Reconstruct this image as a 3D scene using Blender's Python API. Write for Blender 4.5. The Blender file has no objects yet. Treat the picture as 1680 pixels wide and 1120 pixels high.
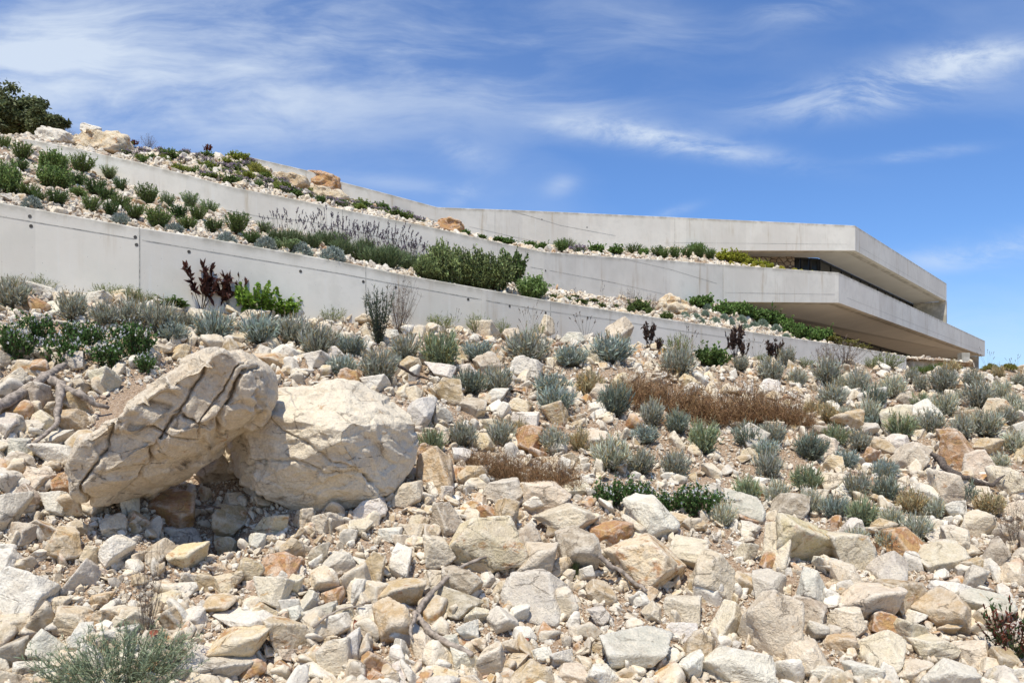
import bpy, bmesh, math, random
import numpy as np
from mathutils import Vector, Matrix
from mathutils.bvhtree import BVHTree
random.seed(7); RNG = np.random.default_rng(7)
SC = bpy.context.scene; COL = SC.collection
F = 1307.0; HZ = 698.0; CX = 840.0
def P(px, py, Y): return np.array([(px-CX)/F*Y, Y, (HZ-py)/F*Y])
def toP(p): return CX+p[0]/p[1]*F, HZ-p[2]/p[1]*F

# ------------------------------------------------------------------ noise / mesh helpers
def _h(i, j, k, s):
    n = (i*374761393 + j*668265263 + k*2147483647 + s*974634777) & 0xffffffff
    n = ((n ^ (n >> 13))*1274126177) & 0xffffffff
    n = ((n ^ (n >> 16))*2246822519) & 0xffffffff
    return ((n ^ (n >> 15)) & 0xffffff)/float(0xffffff)
def vnoise(p, s=0):
    p = np.asarray(p, float); f = np.floor(p); i = f.astype(np.int64); t = p-f; t = t*t*(3-2*t); o = 0
    for a in (0, 1):
        for b in (0, 1):
            for c in (0, 1):
                w = (t[:, 0] if a else 1-t[:, 0])*(t[:, 1] if b else 1-t[:, 1])*(t[:, 2] if c else 1-t[:, 2])
                o = o+w*_h(i[:, 0]+a, i[:, 1]+b, i[:, 2]+c, s)
    return o*2-1
def fbm(p, s=0, o=4, g=.5):
    r = 0; a = 1
    for k in range(o): r = r+a*vnoise(p*(2.03**k)+k*7.3, s+k); a *= g
    return r
def mesh(name, V, T, C=None, UV=None, smooth=False, mat=None):
    V = np.asarray(V, np.float32); T = np.asarray(T, np.int32)
    me = bpy.data.meshes.new(name); n = T.shape[1]
    me.vertices.add(len(V)); me.vertices.foreach_set('co', V.ravel())
    me.loops.add(T.size); me.loops.foreach_set('vertex_index', T.ravel())
    me.polygons.add(len(T)); me.polygons.foreach_set('loop_start', np.arange(0, T.size, n, dtype=np.int32))
    me.polygons.foreach_set('use_smooth', np.full(len(T), smooth, bool))
    me.update(calc_edges=True)
    if C is not None:
        C = np.asarray(C, np.float32)
        if C.shape[1] == 3: C = np.hstack([C, np.ones((len(C), 1), np.float32)])
        a = me.color_attributes.new('Col', 'FLOAT_COLOR', 'POINT'); a.data.foreach_set('color', C.ravel())
    if UV is not None:
        u = me.uv_layers.new(name='UVMap'); u.data.foreach_set('uv', np.asarray(UV, np.float32)[T.ravel()].ravel())
    if mat: me.materials.append(mat)
    me.validate()
    return me
def link(name, data, parent=None, label=None, cat=None, group=None, kind=None, loc=None):
    o = bpy.data.objects.new(name, data); COL.objects.link(o)
    if parent: o.parent = parent
    if loc is not None: o.location = loc
    if label: o['label'] = label
    if cat: o['category'] = cat
    if group: o['group'] = group
    if kind: o['kind'] = kind
    return o
def empty(name, loc, label=None, cat=None, group=None):
    o = link(name, None, None, label, cat, group, None, loc); o.empty_display_size = .1; return o
class MB:
    """collects boxes / prisms of quads into one mesh"""
    def __init__(s): s.v = []; s.f = []
    def quad(s, a, b, c, d):
        n = len(s.v); s.v += [tuple(a), tuple(b), tuple(c), tuple(d)]; s.f.append((n, n+1, n+2, n+3))
    def prism(s, poly, z0, z1):
        """poly: list of (x,y); z0,z1 scalars or lists"""
        n = len(poly); z0 = z0 if hasattr(z0, '__len__') else [z0]*n; z1 = z1 if hasattr(z1, '__len__') else [z1]*n
        b = len(s.v); s.v += [(p[0], p[1], z) for p, z in zip(poly, z0)]+[(p[0], p[1], z) for p, z in zip(poly, z1)]
        s.f.append(tuple(range(b+n-1, b-1, -1))); s.f.append(tuple(range(b+n, b+2*n)))
        for i in range(n): j = (i+1) % n; s.f.append((b+i, b+j, b+n+j, b+n+i))
    def bar(s, a, b, w, z0a, z1a, z0b=None, z1b=None):
        a = np.array(a[:2], float); b = np.array(b[:2], float); d = (b-a)/np.linalg.norm(b-a); n = np.array([-d[1], d[0]])*w/2
        z0b = z0a if z0b is None else z0b; z1b = z1a if z1b is None else z1b
        s.prism([a-n, b-n, b+n, a+n], [z0a, z0b, z0b, z0a], [z1a, z1b, z1b, z1a])
    def build(s, name, mat, parent=None, bevel=0, **k):
        me = bpy.data.meshes.new(name); me.from_pydata([tuple(map(float, v)) for v in s.v], [], s.f)
        bm = bmesh.new(); bm.from_mesh(me); bmesh.ops.recalc_face_normals(bm, faces=bm.faces)
        if bevel:
            bmesh.ops.bevel(bm, geom=list(bm.edges), offset=bevel, segments=2, affect='EDGES', clamp_overlap=True)
        bm.to_mesh(me); bm.free(); me.materials.append(mat)
        return link(name, me, parent, **k)

# ------------------------------------------------------------------ materials
def nt(name):
    m = bpy.data.materials.new(name); m.use_nodes = True; t = m.node_tree; t.nodes.clear(); return m, t
class G:
    def __init__(s, t): s.t = t
    def n(s, ty, **k):
        x = s.t.nodes.new(ty)
        for a, b in k.items(): setattr(x, a, b)
        return x
    def l(s, a, b): s.t.links.new(a, b)
    def val(s, x, i, v):
        if hasattr(v, 'links') or isinstance(v, bpy.types.NodeSocket): s.l(v, x.inputs[i])
        else: x.inputs[i].default_value = v
    def noise(s, vec, scale, det=4, rough=.55, dist=0):
        x = s.n('ShaderNodeTexNoise'); s.val(x, 'Vector', vec); x.inputs['Scale'].default_value = scale
        x.inputs['Detail'].default_value = det; x.inputs['Roughness'].default_value = rough; x.inputs['Distortion'].default_value = dist
        return x.outputs['Fac']
    def math(s, op, a, b=0., c=None, clamp=False):
        x = s.n('ShaderNodeMath', operation=op, use_clamp=clamp); s.val(x, 0, a); s.val(x, 1, b)
        if c is not None: s.val(x, 2, c)
        return x.outputs[0]
    def mr(s, v, a, b, c=0., d=1., ty='SMOOTHSTEP'):
        x = s.n('ShaderNodeMapRange', interpolation_type=ty); s.val(x, 0, v); s.val(x, 1, a); s.val(x, 2, b); s.val(x, 3, c); s.val(x, 4, d); return x.outputs[0]
    def mix(s, f, a, b, bt='MIX'):
        x = s.n('ShaderNodeMix', data_type='RGBA', blend_type=bt); s.val(x, 0, f)
        for i, v in ((6, a), (7, b)):
            if isinstance(v, (tuple, list)): v = tuple(v)+((1,) if len(v) == 3 else ())
            s.val(x, i, v)
        return x.outputs[2]
    def mapping(s, vec, scale=(1, 1, 1), rot=(0, 0, 0), loc=(0, 0, 0)):
        x = s.n('ShaderNodeMapping'); s.l(vec, x.inputs[0]); x.inputs['Scale'].default_value = scale; x.inputs['Rotation'].default_value = rot; x.inputs['Location'].default_value = loc
        return x.outputs[0]
    def bump(s, h, st, dist, nrm=None):
        x = s.n('ShaderNodeBump'); s.val(x, 'Height', h); x.inputs['Strength'].default_value = st; x.inputs['Distance'].default_value = dist
        if nrm: s.l(nrm, x.inputs['Normal'])
        return x.outputs[0]
    def out(s, col, rough, nrm=None, spec=.3, trans=0):
        b = s.n('ShaderNodeBsdfPrincipled'); s.val(b, 'Base Color', col if not isinstance(col, tuple) else col+(1,)); s.val(b, 'Roughness', rough)
        b.inputs['Specular IOR Level'].default_value = spec
        if nrm: s.l(nrm, b.inputs['Normal'])
        o = s.n('ShaderNodeOutputMaterial'); sh = b.outputs[0]
        if trans:
            tb = s.n('ShaderNodeBsdfTranslucent'); s.val(tb, 'Color', col if not isinstance(col, tuple) else col+(1,))
            mx = s.n('ShaderNodeMixShader'); mx.inputs[0].default_value = trans; s.l(sh, mx.inputs[1]); s.l(tb.outputs[0], mx.inputs[2]); sh = mx.outputs[0]
        s.l(sh, o.inputs[0]); return b
def rock_mat(name, src, fine=1.0):
    m, t = nt(name); g = G(t)
    pos = g.n('ShaderNodeNewGeometry').outputs['Position']
    if src == 'obj':
        oi = g.n('ShaderNodeObjectInfo'); base = oi.outputs['Color']; al = oi.outputs['Alpha']
    else:
        at = g.n('ShaderNodeAttribute', attribute_name='Col'); base = at.outputs['Color']; al = at.outputs['Alpha']
    n1 = g.noise(pos, 2.6, 5, .6, .6); n2 = g.noise(pos, 11, 6, .65, .3); n3 = g.noise(pos, 55, 4, .6)
    # paler, chalky breaks and greyer weathered skin
    c = g.mix(g.mr(n2, .42, .62, 0, .45), base, (.84, .745, .575))
    c = g.mix(g.mr(n1, .5, .68, 0, .45), c, (.58, .48, .35))
    # ochre and rust staining, threshold set by the amount in alpha
    n4 = g.noise(g.mapping(pos, (1, 1, 1.4), loc=(31, 7, 3)), 6.5, 6, .62, .9)
    th = g.mr(al, 0, 1, .72, .40, 'LINEAR')
    st = g.mr(g.math('SUBTRACT', n4, th), 0, .12, 0, .85)
    ochre = g.mix(g.mr(n2, .4, .6), (.56, .35, .14), (.42, .19, .075))
    c = g.mix(st, c, ochre)
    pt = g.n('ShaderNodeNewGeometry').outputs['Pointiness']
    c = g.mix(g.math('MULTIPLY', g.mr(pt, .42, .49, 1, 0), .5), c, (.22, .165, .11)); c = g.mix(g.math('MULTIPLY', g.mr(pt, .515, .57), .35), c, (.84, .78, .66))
    n5 = g.noise(g.mapping(pos, (1, 1, .6), loc=(5, 11, 17)), 1.7, 7, .7, .5); c = g.mix(g.mr(n5, .54, .70, 0, .34), c, (.42, .33, .23))
    v = g.mr(n3, .3, .75, .80, 1.1, 'LINEAR'); cc = g.n('ShaderNodeCombineColor')
    for i in range(3): g.l(v, cc.inputs[i])
    c = g.mix(1., c, cc.outputs[0], 'MULTIPLY')
    # thin dark fissures
    vo = g.n('ShaderNodeTexVoronoi', feature='DISTANCE_TO_EDGE'); g.l(g.mapping(pos, (1, 1, 2.2), (.5, .3, .2)), vo.inputs['Vector']); vo.inputs['Scale'].default_value = 3.1
    wv = g.math('ADD', vo.outputs['Distance'], g.math('MULTIPLY', g.math('SUBTRACT', n2, .5), .30))
    fis = g.math('MULTIPLY', g.mr(g.math('ABSOLUTE', wv), .004, .02, 1, 0), g.mr(n1, .45, .6, 0, .55))
    c = g.mix(fis, c, (.20, .15, .10))
    h = g.math('ADD', g.math('MULTIPLY', n2, 1.0), g.math('MULTIPLY', n3, .35))
    h = g.math('SUBTRACT', h, g.math('MULTIPLY', fis, .4))
    b1 = g.bump(h, .9, .042*fine)
    b2 = g.bump(g.noise(pos, 210, 3, .7), .35, .006, b1)
    g.out(c, .9, b2, .15); return m
M = {}
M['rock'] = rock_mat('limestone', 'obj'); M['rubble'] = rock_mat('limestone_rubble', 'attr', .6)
def soil():
    m, t = nt('dry_soil'); g = G(t); pos = g.n('ShaderNodeNewGeometry').outputs['Position']
    a = g.noise(pos, 1.3, 5); b = g.noise(pos, 30, 5, .7); d = g.noise(pos, 9, 5, .6)
    c = g.mix(g.mr(b, .4, .62), (.26, .17, .10), (.50, .37, .25)); c = g.mix(g.mr(a, .4, .65, 0, .6), c, (.40, .29, .2))
    v = g.n('ShaderNodeTexVoronoi'); g.l(pos, v.inputs['Vector']); v.inputs['Scale'].default_value = 45
    c = g.mix(g.mr(v.outputs['Distance'], .2, .5, .55, 0), c, (.60, .50, .38))
    g.out(c, .95, g.bump(g.math('ADD', b, g.math('ADD', d, v.outputs['Distance'])), .8, .03), .1); return m
M['soil'] = soil()
def concrete():
    m, t = nt('fair_faced_concrete'); g = G(t)
    uv = g.n('ShaderNodeUVMap').outputs[0]; pos = g.n('ShaderNodeNewGeometry').outputs['Position']
    big = g.noise(pos, .55, 5, .6); mid = g.noise(pos, 3.2, 6, .62); fine = g.noise(pos, 45, 4, .6)
    c = g.mix(g.mr(big, .35, .65), (.65, .61, .52), (.735, .70, .60))
    c = g.mix(g.mr(mid, .45, .66, 0, .55), c, (.62, .59, .50))
    # formwork panel tone
    sx = g.n('ShaderNodeSeparateXYZ'); g.l(uv, sx.inputs[0])
    fl = g.math('FLOOR', g.math('DIVIDE', sx.outputs[0], 2.35)); wn = g.n('ShaderNodeTexWhiteNoise', noise_dimensions='1D'); g.l(fl, wn.inputs['W'])
    v = g.mr(wn.outputs['Value'], 0, 1, .95, 1.04, 'LINEAR'); cc = g.n('ShaderNodeCombineColor')
    for i in range(3): g.l(v, cc.inputs[i])
    c = g.mix(1., c, cc.outputs[0], 'MULTIPLY')
    # run-off streaks, strongest under the top edge
    st = g.noise(g.mapping(uv, (5.5, .35, 1)), 1.0, 5, .7); st2 = g.noise(g.mapping(uv, (1.1, .5, 1), loc=(4, 2, 0)), 1.0, 3)
    stm = g.math('MULTIPLY', g.mr(st, .5, .68), g.mr(st2, .45, .62)); c = g.mix(g.math('MULTIPLY', stm, .75), c, (.47, .39, .27))
    wht = g.noise(g.mapping(uv, (9, .5, 1), loc=(9, 1, 0)), 1.0, 4, .6); c = g.mix(g.mr(wht, .56, .72, 0, .35), c, (.70, .69, .63))
    edge = g.math('MULTIPLY', g.mr(sx.outputs[1], 0, .14, 1, 0), g.mr(mid, .35, .6, .15, .7)); c = g.mix(edge, c, (.30, .27, .20))
    # damp dirty band low down
    # pinholes
    vo = g.n('ShaderNodeTexVoronoi'); g.l(pos, vo.inputs['Vector']); vo.inputs['Scale'].default_value = 11
    ph = g.mr(vo.outputs['Distance'], .03, .07, .55, 0); c = g.mix(ph, c, (.18, .17, .15))
    h = g.math('SUBTRACT', g.math('ADD', g.math('MULTIPLY', mid, .5), g.math('MULTIPLY', fine, .25)), ph)
    g.out(c, .78, g.bump(h, .35, .012), .25); return m
M['concrete'] = concrete()
def simple(name, col, rough=.7, spec=.3, var=.25, scale=12, metal=0):
    m, t = nt(name); g = G(t); pos = g.n('ShaderNodeNewGeometry').outputs['Position']; n = g.noise(pos, scale, 5, .6)
    c = g.mix(g.mr(n, .3, .7), tuple(x*(1-var) for x in col), tuple(min(1, x*(1+var)) for x in col))
    b = g.out(c, rough, g.bump(n, .3, .01), spec); b.inputs['Metallic'].default_value = metal; return m
M['dark'] = simple('painted_hole_shade', (.09, .085, .075), .9, .1)  # dark colour painted for the shade inside the tie holes
M['seam'] = simple('formwork_seam', (.38, .365, .31), .9, .1, .4, 20)
M['soffit'] = simple('plain_concrete', (.66, .63, .55), .85, .15, .05, .8)
M['frame'] = simple('dark_window_frame', (.03, .03, .028), .6, .15, .1)
M['wood'] = simple('weathered_wood', (.30, .25, .20), .85, .15, .45, 26)
M['darkwood'] = simple('dark_root_wood', (.12, .095, .075), .85, .15, .5, 30)
M['bark'] = simple('bark', (.12, .085, .055), .9, .1, .4, 20)
M['reflection'] = simple('reflection_brown', (.22, .11, .06), .6, .3, .3, 6)  # brown that paints the warm reflection along the upper glazing
def glass():
    m, t = nt('dark_glass'); g = G(t); b = g.out((.02, .022, .02), .15, None, .2); return m
M['glass'] = glass()
def masonry():
    m, t = nt('rubble_masonry'); g = G(t); pos = g.n('ShaderNodeNewGeometry').outputs['Position']
    w = g.mapping(pos, (1, .3, 1.7)); v = g.n('ShaderNodeTexVoronoi'); g.l(w, v.inputs['Vector']); v.inputs['Scale'].default_value = 3.6
    e = g.n('ShaderNodeTexVoronoi', feature='DISTANCE_TO_EDGE'); g.l(w, e.inputs['Vector']); e.inputs['Scale'].default_value = 3.6
    s = g.n('ShaderNodeSeparateColor'); g.l(v.outputs['Color'], s.inputs[0])
    c = g.mix(s.outputs[0], (.30, .22, .14), (.48, .42, .33)); c = g.mix(g.mr(e.outputs['Distance'], .02, .07, 1, 0), c, (.13, .10, .07))
    g.out(c, .9, g.bump(g.mr(e.outputs['Distance'], 0, .1), .8, .05), .1); return m
M['masonry'] = masonry()
def foliage(name, trans=.25, rough=.6):
    m, t = nt(name); g = G(t); at = g.n('ShaderNodeAttribute', attribute_name='Col'); oi = g.n('ShaderNodeObjectInfo')
    c = g.mix(1., at.outputs['Color'], oi.outputs['Color'], 'MULTIPLY'); g.out(c, rough, None, .25, trans); return m
M['leaf'] = foliage('leaf'); M['dry'] = foliage('dry_plant', .12, .8)

# ------------------------------------------------------------------ terrain
def keys(tab, xs):
    tab = np.array(tab, float); return [np.interp(xs, tab[:, 0], tab[:, i]) for i in range(1, tab.shape[1])]
W3 = [(-700, 250, 9.0), (-300, 290, 9.4), (0, 332, 10), (227, 373, 10.5), (339, 390, 10.9), (560, 429, 11.8), (661, 450, 12.3), (796, 474, 13), (902, 493, 13.8), (1100, 524, 16), (1259, 548, 18.5), (1384, 566, 21.5), (1487, 584, 24)]
W3B = [(-700, 380), (-300, 415), (0, 462), (153, 486), (248, 496), (281, 507), (441, 516), (509, 519), (643, 537), (750, 548), (893, 556), (1000, 556), (1100, 572), (1294, 594), (1437, 604), (1487, 606), (1600, 610), (1700, 612), (2100, 625), (2700, 640)]
W2 = [(39, 227, 15), (112, 241, 15), (217, 264, 15), (305, 286, 15.1), (373, 305, 15.3), (475, 325, 15.7), (571, 345, 16), (714, 374, 16.8), (807, 395, 17.5), (893, 413, 18.3), (1014, 422, 20), (1100, 427, 21.3), (1187, 434, 22.6)]
W2B = [(-700, 190, 14.5), (-200, 215, 15), (39, 232, 15), (115, 267, 15), (210, 302, 15), (339, 339, 15.2), (441, 372, 15.5), (607, 417, 16.2), (700, 442, 16.7), (893, 474, 18.3), (1018, 492, 20), (1100, 498, 21.3), (1187, 502, 22.6), (1300, 534, 25.5), (1400, 573, 27), (1487, 592, 28), (1600, 602, 30)]
W1 = [(407, 257, 22), (502, 279, 22.6), (555, 297, 23), (640, 319, 23.7), (718, 340, 24.5)]
W1B = [(-700, 170, 19), (-200, 205, 19.5), (0, 225, 20), (112, 230, 20), (203, 239, 20), (271, 247, 20.5), (356, 253, 21), (407, 266, 22), (451, 289, 22.3), (555, 328, 23), (643, 347, 23.7), (718, 374, 24.5), (811, 400, 25.4), (900, 406, 26.4), (1000, 411, 27.3), (1100, 410, 28.3), (1187, 420, 28.9), (1260, 448, 29.5), (1376, 462, 30)]
SURF = {}
def loft(name, rows, nx, nv, amp, mat, label, seed, fscale=1.2):
    """rows: list of (k,3) arrays sharing k columns; linear along v, noise relief"""
    rows = np.array(rows); R, K, _ = rows.shape
    seg = np.linspace(0, R-1, nv); Gd = np.zeros((nv, K, 3))
    for i, s in enumerate(seg):
        a = min(int(s), R-2); t = s-a; Gd[i] = rows[a]*(1-t)+rows[a+1]*t
    flat = Gd.reshape(-1, 3); fade = np.ones((nv, K)); fade[0] = fade[-1] = .15
    flat[:, 2] += amp*fbm(flat*[fscale, fscale, 0], seed, 4)*fade.ravel()
    if name == 'slope_ground':
        for hx, hy, hz, hr, hd in ((-2.66, 6.85, 0, .38, .48), (-2.45, 6.6, 0, .26, .20)):
            q_ = np.hypot(flat[:, 0]-hx, flat[:, 1]-hy); flat[:, 2] -= hd*np.exp(-(q_/hr)**2)
    Gd = flat.reshape(nv, K, 3); idx = np.arange(nv*K).reshape(nv, K)
    q = np.stack([idx[:-1, :-1], idx[:-1, 1:], idx[1:, 1:], idx[1:, :-1]], -1).reshape(-1, 4)
    me = mesh(name, flat, q, smooth=True, mat=mat); o = link(name, me, label=label, cat='ground', kind='structure')
    bv = BVHTree.FromPolygons([tuple(v) for v in flat], [tuple(map(int, f)) for f in q])
    SURF[name] = (Gd, bv); return o
xs = np.linspace(-700, 2700, 240)
def col3(px, py, Y): return np.stack([(px-CX)/F*Y, Y, (HZ-py)/F*Y], 1)
# foreground slope
Y0 = np.interp(xs, [-700, 0, 840, 1680, 2700], [4.6, 4.8, 5.3, 5.5, 5.5])
wy, wY = keys(W3+[(1600, 590, 26), (2700, 640, 26)], xs)
yb = keys(W3B, xs)[0]
Yc = np.interp(xs, [-700, 0, 227, 560, 900, 1100, 1300, 1480, 1680, 2700], [9.0, 10, 10.5, 11.8, 13.2, 13.6, 14.4, 15, 15, 15])
r_m = col3(xs, np.full_like(xs, 1345.), Y0-.9)
r_0 = col3(xs, np.full_like(xs, 1125.), Y0); r_c = col3(xs, yb, Yc)
r_b = col3(xs, yb, np.maximum(wY+1.0, Yc+.8)); r_b[:, 2] = np.minimum(r_c[:, 2]-.0, 1.9)-.12
r_far = r_b.copy(); r_far[:, 0] *= 1.6; r_far[:, 1] = 45+0*xs; r_far[:, 2] = np.where(xs > 1487, 1.1, -.5)
mid = r_0*.5+r_c*.5; q1 = r_0*.75+r_c*.25; q3 = r_0*.25+r_c*.75; mid[:, 2] -= .05
loft('slope_ground', [r_m, r_0, q1, mid, q3, r_c, r_b], 0, 90, .085, M['soil'], 'stony dry soil slope rising from the bottom edge to the lowest wall', 3)
x2 = np.linspace(-700, 1600, 200); a, b = keys(W3+[(1600, 592, 25)], x2); f1 = col3(x2, a, b)
f1[:, 1] += .12; f1[:, 2] -= .04; a, b = keys(W2B, x2); k1 = col3(x2, a, b); k1[:, 1] += .05
loft('lower_terrace_ground', [f1, k1], 0, 40, .07, M['soil'], 'stony planting terrace between the lowest and the middle concrete walls', 5)
x3 = np.linspace(-700, 1376, 200); tab = [(-700, 190, 14.5), (-200, 215, 15)]+W2+[(1376, 447, 25)]
a, b = keys(tab, x3); f2 = col3(x3, a, b); f2[:, 1] += .12; f2[:, 2] -= .05; a, b = keys(W1B, x3); k2 = col3(x3, a, b)
bk = k2.copy(); bk[:, 1] += 9; bk[:, 0] *= 1.3; bk[:, 2] = np.where(x3 < 420, k2[:, 2]-.2, k2[:, 2]-1.5)
loft('upper_terrace_ground', [f2, k2], 0, 40, .10, M['soil'], 'stony planting terrace above the middle concrete wall', 8)
x4 = np.linspace(-700, 407, 60); a, b = keys(W1B, x4); k3 = col3(x4, a, b); k4 = k3.copy(); k4[:, 1] += 14; k4[:, 0] *= 1.5; k4[:, 2] -= .5
loft('hilltop_ground', [k3, k4], 0, 14, .08, M['soil'], 'flat stony ground of the hilltop behind the upper terrace', 9)
me = mesh('ground', [(-400, -300, -2.35), (400, -300, -2.35), (400, 500, -2.35), (-400, 500, -2.35)], [(0, 1, 2, 3)], mat=M['soil'])
link('ground', me, label='dry bare ground spreading around the foot of the hill', cat='ground', kind='structure')
def hit(px, py, surf='slope_ground'):
    d = Vector(((px-CX)/F, 1, (HZ-py)/F)).normalized(); bv = SURF[surf][1]
    for k in range(0, 60):
        loc, n, i, dist = bv.ray_cast(Vector((0, 0, 0)), Vector(((px-CX)/F, 1, (HZ-py-k)/F)).normalized()) if False else bv.ray_cast(Vector((0, 0, 0)), Vector(((px-CX)/F, 1, (HZ-(py+k*1.0))/F)).normalized())
        if loc is not None:
            if n.z < 0: n = -n
            return np.array(loc), np.array(n)
    raise RuntimeError('no hit %s %s %s' % (px, py, surf))

# ------------------------------------------------------------------ concrete walls
def wall(name, tab, label, thick=.25, depth=3.0, parent=None, cat='wall', bot=None, step=12):
    """real wall following the plan of its key points; bot = table of bottom pixel rows, else depth below the top"""
    px = np.unique(np.concatenate([np.arange(tab[0][0], tab[-1][0], step), [t[0] for t in tab]]))
    # linear in plan between keys
    K = np.array([P(*t) for t in tab]); kp = np.array([t[0] for t in tab], float)
    pts = []
    for x in px:
        i = min(np.searchsorted(kp, x, 'right')-1, len(kp)-2); s = (x-CX)/F
        A, B = K[i], K[i+1]; den = (B[0]-A[0])-s*(B[1]-A[1]); t = (s*A[1]-A[0])/den if abs(den) > 1e-9 else 0
        pts.append(A+(B-A)*t)
    pts = np.array(pts); n = len(pts); d = np.gradient(pts[:, :2], axis=0); d /= np.linalg.norm(d, axis=1)[:, None]
    nb = np.stack([-d[:, 1], d[:, 0]], 1)  # to the back
    if bot is not None: zb = (HZ-np.interp(px, [b[0] for b in bot], [b[1] for b in bot]))/F*pts[:, 1]
    else: zb = pts[:, 2]-depth
    L = np.concatenate([[0], np.cumsum(np.linalg.norm(np.diff(pts[:, :2], axis=0), axis=1))])
    rows = 10; V = []; U = []; Fq = []; ch = .012
    prof = [(0, t) for t in np.linspace(1, 0, rows)]
    for j, (o, t) in enumerate(prof):
        z = zb+(pts[:, 2]-ch-zb)*(1-t); V.append(np.c_[pts[:, :2], z]); U.append(np.c_[L, pts[:, 2]-z])
    for o, dz in ((ch, 0), (thick-ch, 0), (thick, ch)): V.append(np.c_[pts[:, :2]+nb*o, pts[:, 2]-dz]); U.append(np.c_[L, np.full(n, -o)])
    V.append(np.c_[pts[:, :2]+nb*thick, zb]); U.append(np.c_[L, np.full(n, -1.)])
    R = len(V); V = np.concatenate(V); U = np.concatenate(U); idx = np.arange(R*n).reshape(R, n)
    Fq = np.stack([idx[:-1, :-1], idx[:-1, 1:], idx[1:, 1:], idx[1:, :-1]], -1).reshape(-1, 4).tolist()
    Fq += np.stack([idx[-1, :-1], idx[-1, 1:], idx[0, 1:], idx[0, :-1]], -1).reshape(-1, 4).tolist()
    nv = len(V)
    caps = []
    for c in (0, n-1):
        ring = idx[:, c]
        for k in range(1, R-2, 1): caps.append((ring[0], ring[k], ring[k+1], ring[k+1]))
        caps.append((ring[0], ring[R-2], ring[R-1], ring[R-1]))
    me = bpy.data.meshes.new(name); me.from_pydata(V.tolist(), [], [tuple(f) for f in Fq]+[tuple(dict.fromkeys(c)) for c in caps])
    uv = me.uv_layers.new(name='UVMap'); li = np.zeros(len(me.loops), np.int32); me.loops.foreach_get('vertex_index', li); uv.data.foreach_set('uv', U[li].astype(np.float32).ravel())
    bm = bmesh.new(); bm.from_mesh(me); bmesh.ops.recalc_face_normals(bm, faces=bm.faces); bm.to_mesh(me); bm.free()
    me.materials.append(M['concrete'])
    o = link(name, me, parent, label if not parent else None, cat if not parent else None)
    def onwall(x, y, proud=.003):
        i = min(max(np.searchsorted(px, x)-1, 0), n-2); s = (x-CX)/F; A, B = pts[i], pts[i+1]; den = (B[0]-A[0])-s*(B[1]-A[1]); t = (s*A[1]-A[0])/den
        q = A+(B-A)*t; q = q.copy(); q[2] = (HZ-y)/F*q[1]; nn = nb[i]; q[:2] -= nn*proud; return q, nn
    def seam(poly, w=.009):
        mb = MB(); xs_ = np.arange(poly[0][0], poly[-1][0]+.1, 20) if poly[-1][0]-poly[0][0] > 30 else np.array([poly[0][0], poly[-1][0]], float)
        if len(xs_) > 2: xs_[-1] = poly[-1][0]; ys_ = np.interp(xs_, [p[0] for p in poly], [p[1] for p in poly])
        else: ys_ = np.array([poly[0][1], poly[-1][1]], float)
        q = [onwall(x, y)[0] for x, y in zip(xs_, ys_)]; vert = abs(q[0][2]-q[-1][2]) > np.linalg.norm(q[0][:2]-q[-1][:2])
        for A, B in zip(q, q[1:]):
            if vert:
                tx = np.array([*(d[len(d)//2]), 0])*w/2; mb.quad(A-tx, A+tx, B+tx, B-tx)
            else:
                dz = np.array([0, 0, w/2*random.uniform(.7, 1.2)]); mb.quad(A-dz, B-dz, B+dz, A+dz)
        return mb.build('formwork_seam', M['seam'], o)
    def hole(x, y, r=.022):
        q, nn = onwall(x, y, .004); tx = np.array([nn[1], -nn[0], 0]); up = np.array([0, 0, 1.])
        vs = [q+r*(math.cos(a)*tx+math.sin(a)*up) for a in np.linspace(0, 2*math.pi, 15)[:-1]]
        inner = [q+np.array([*nn, 0])*.0025+0*up]
        m2 = bpy.data.meshes.new('tie_hole'); m2.from_pydata([tuple(v) for v in vs], [], [tuple(range(14))]); m2.materials.append(M['dark']); return link('tie_hole', m2, o)  # flat disc without a recess, the hole's shade is in its colour
    return o, onwall, seam, hole
w3, _, s3, h3 = wall('retaining_wall', W3, 'lowest and longest pale concrete retaining wall behind the row of silvery tufts', depth=3.2)
s3([(-200, 327), (0, 355), (227, 393), (560, 449), (643, 465), (821, 497), (902, 511), (1000, 524), (1100, 540), (1250, 562)])
for x, y0, y1 in ((229, 374, 500), (600, 437, 530), (903, 494, 560), (1260, 549, 600)): s3([(x, y0), (x+.01, y1)], .010)
for x, y in ((51, 371), (224, 401.5), (310, 413), (493, 445), (596, 462), (649, 471), (768, 491), (836, 502), (895, 513), (964, 521), (49, 356-1), (222, 389)): h3(x, y)
w2, _, s2, h2 = wall('retaining_wall', W2, 'middle concrete retaining wall running behind the lavender and rosemary terrace', depth=2.6)
s2([(330, 337), (441, 358), (500, 362), (620, 388), (735, 410)]); s2([(870, 438), (1000, 462), (1100, 485)]); s2([(1020, 424), (1100, 442), (1176, 465)], .01)
for x, y0, y1 in ((562, 344, 410), (862, 408, 470), (1186, 434.5, 500)): s2([(x, y0), (x+.01, y1)], .010)
for x, y in ((523, 371.7), (895, 444), (735, 398)): h2(x, y)
w1, _, s1, h1 = wall('retaining_wall', W1, 'short uppermost concrete wall behind the tan rocks, running down to the building', depth=2.2)
s1([(560, 322), (640, 344), (716, 362)])

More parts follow.
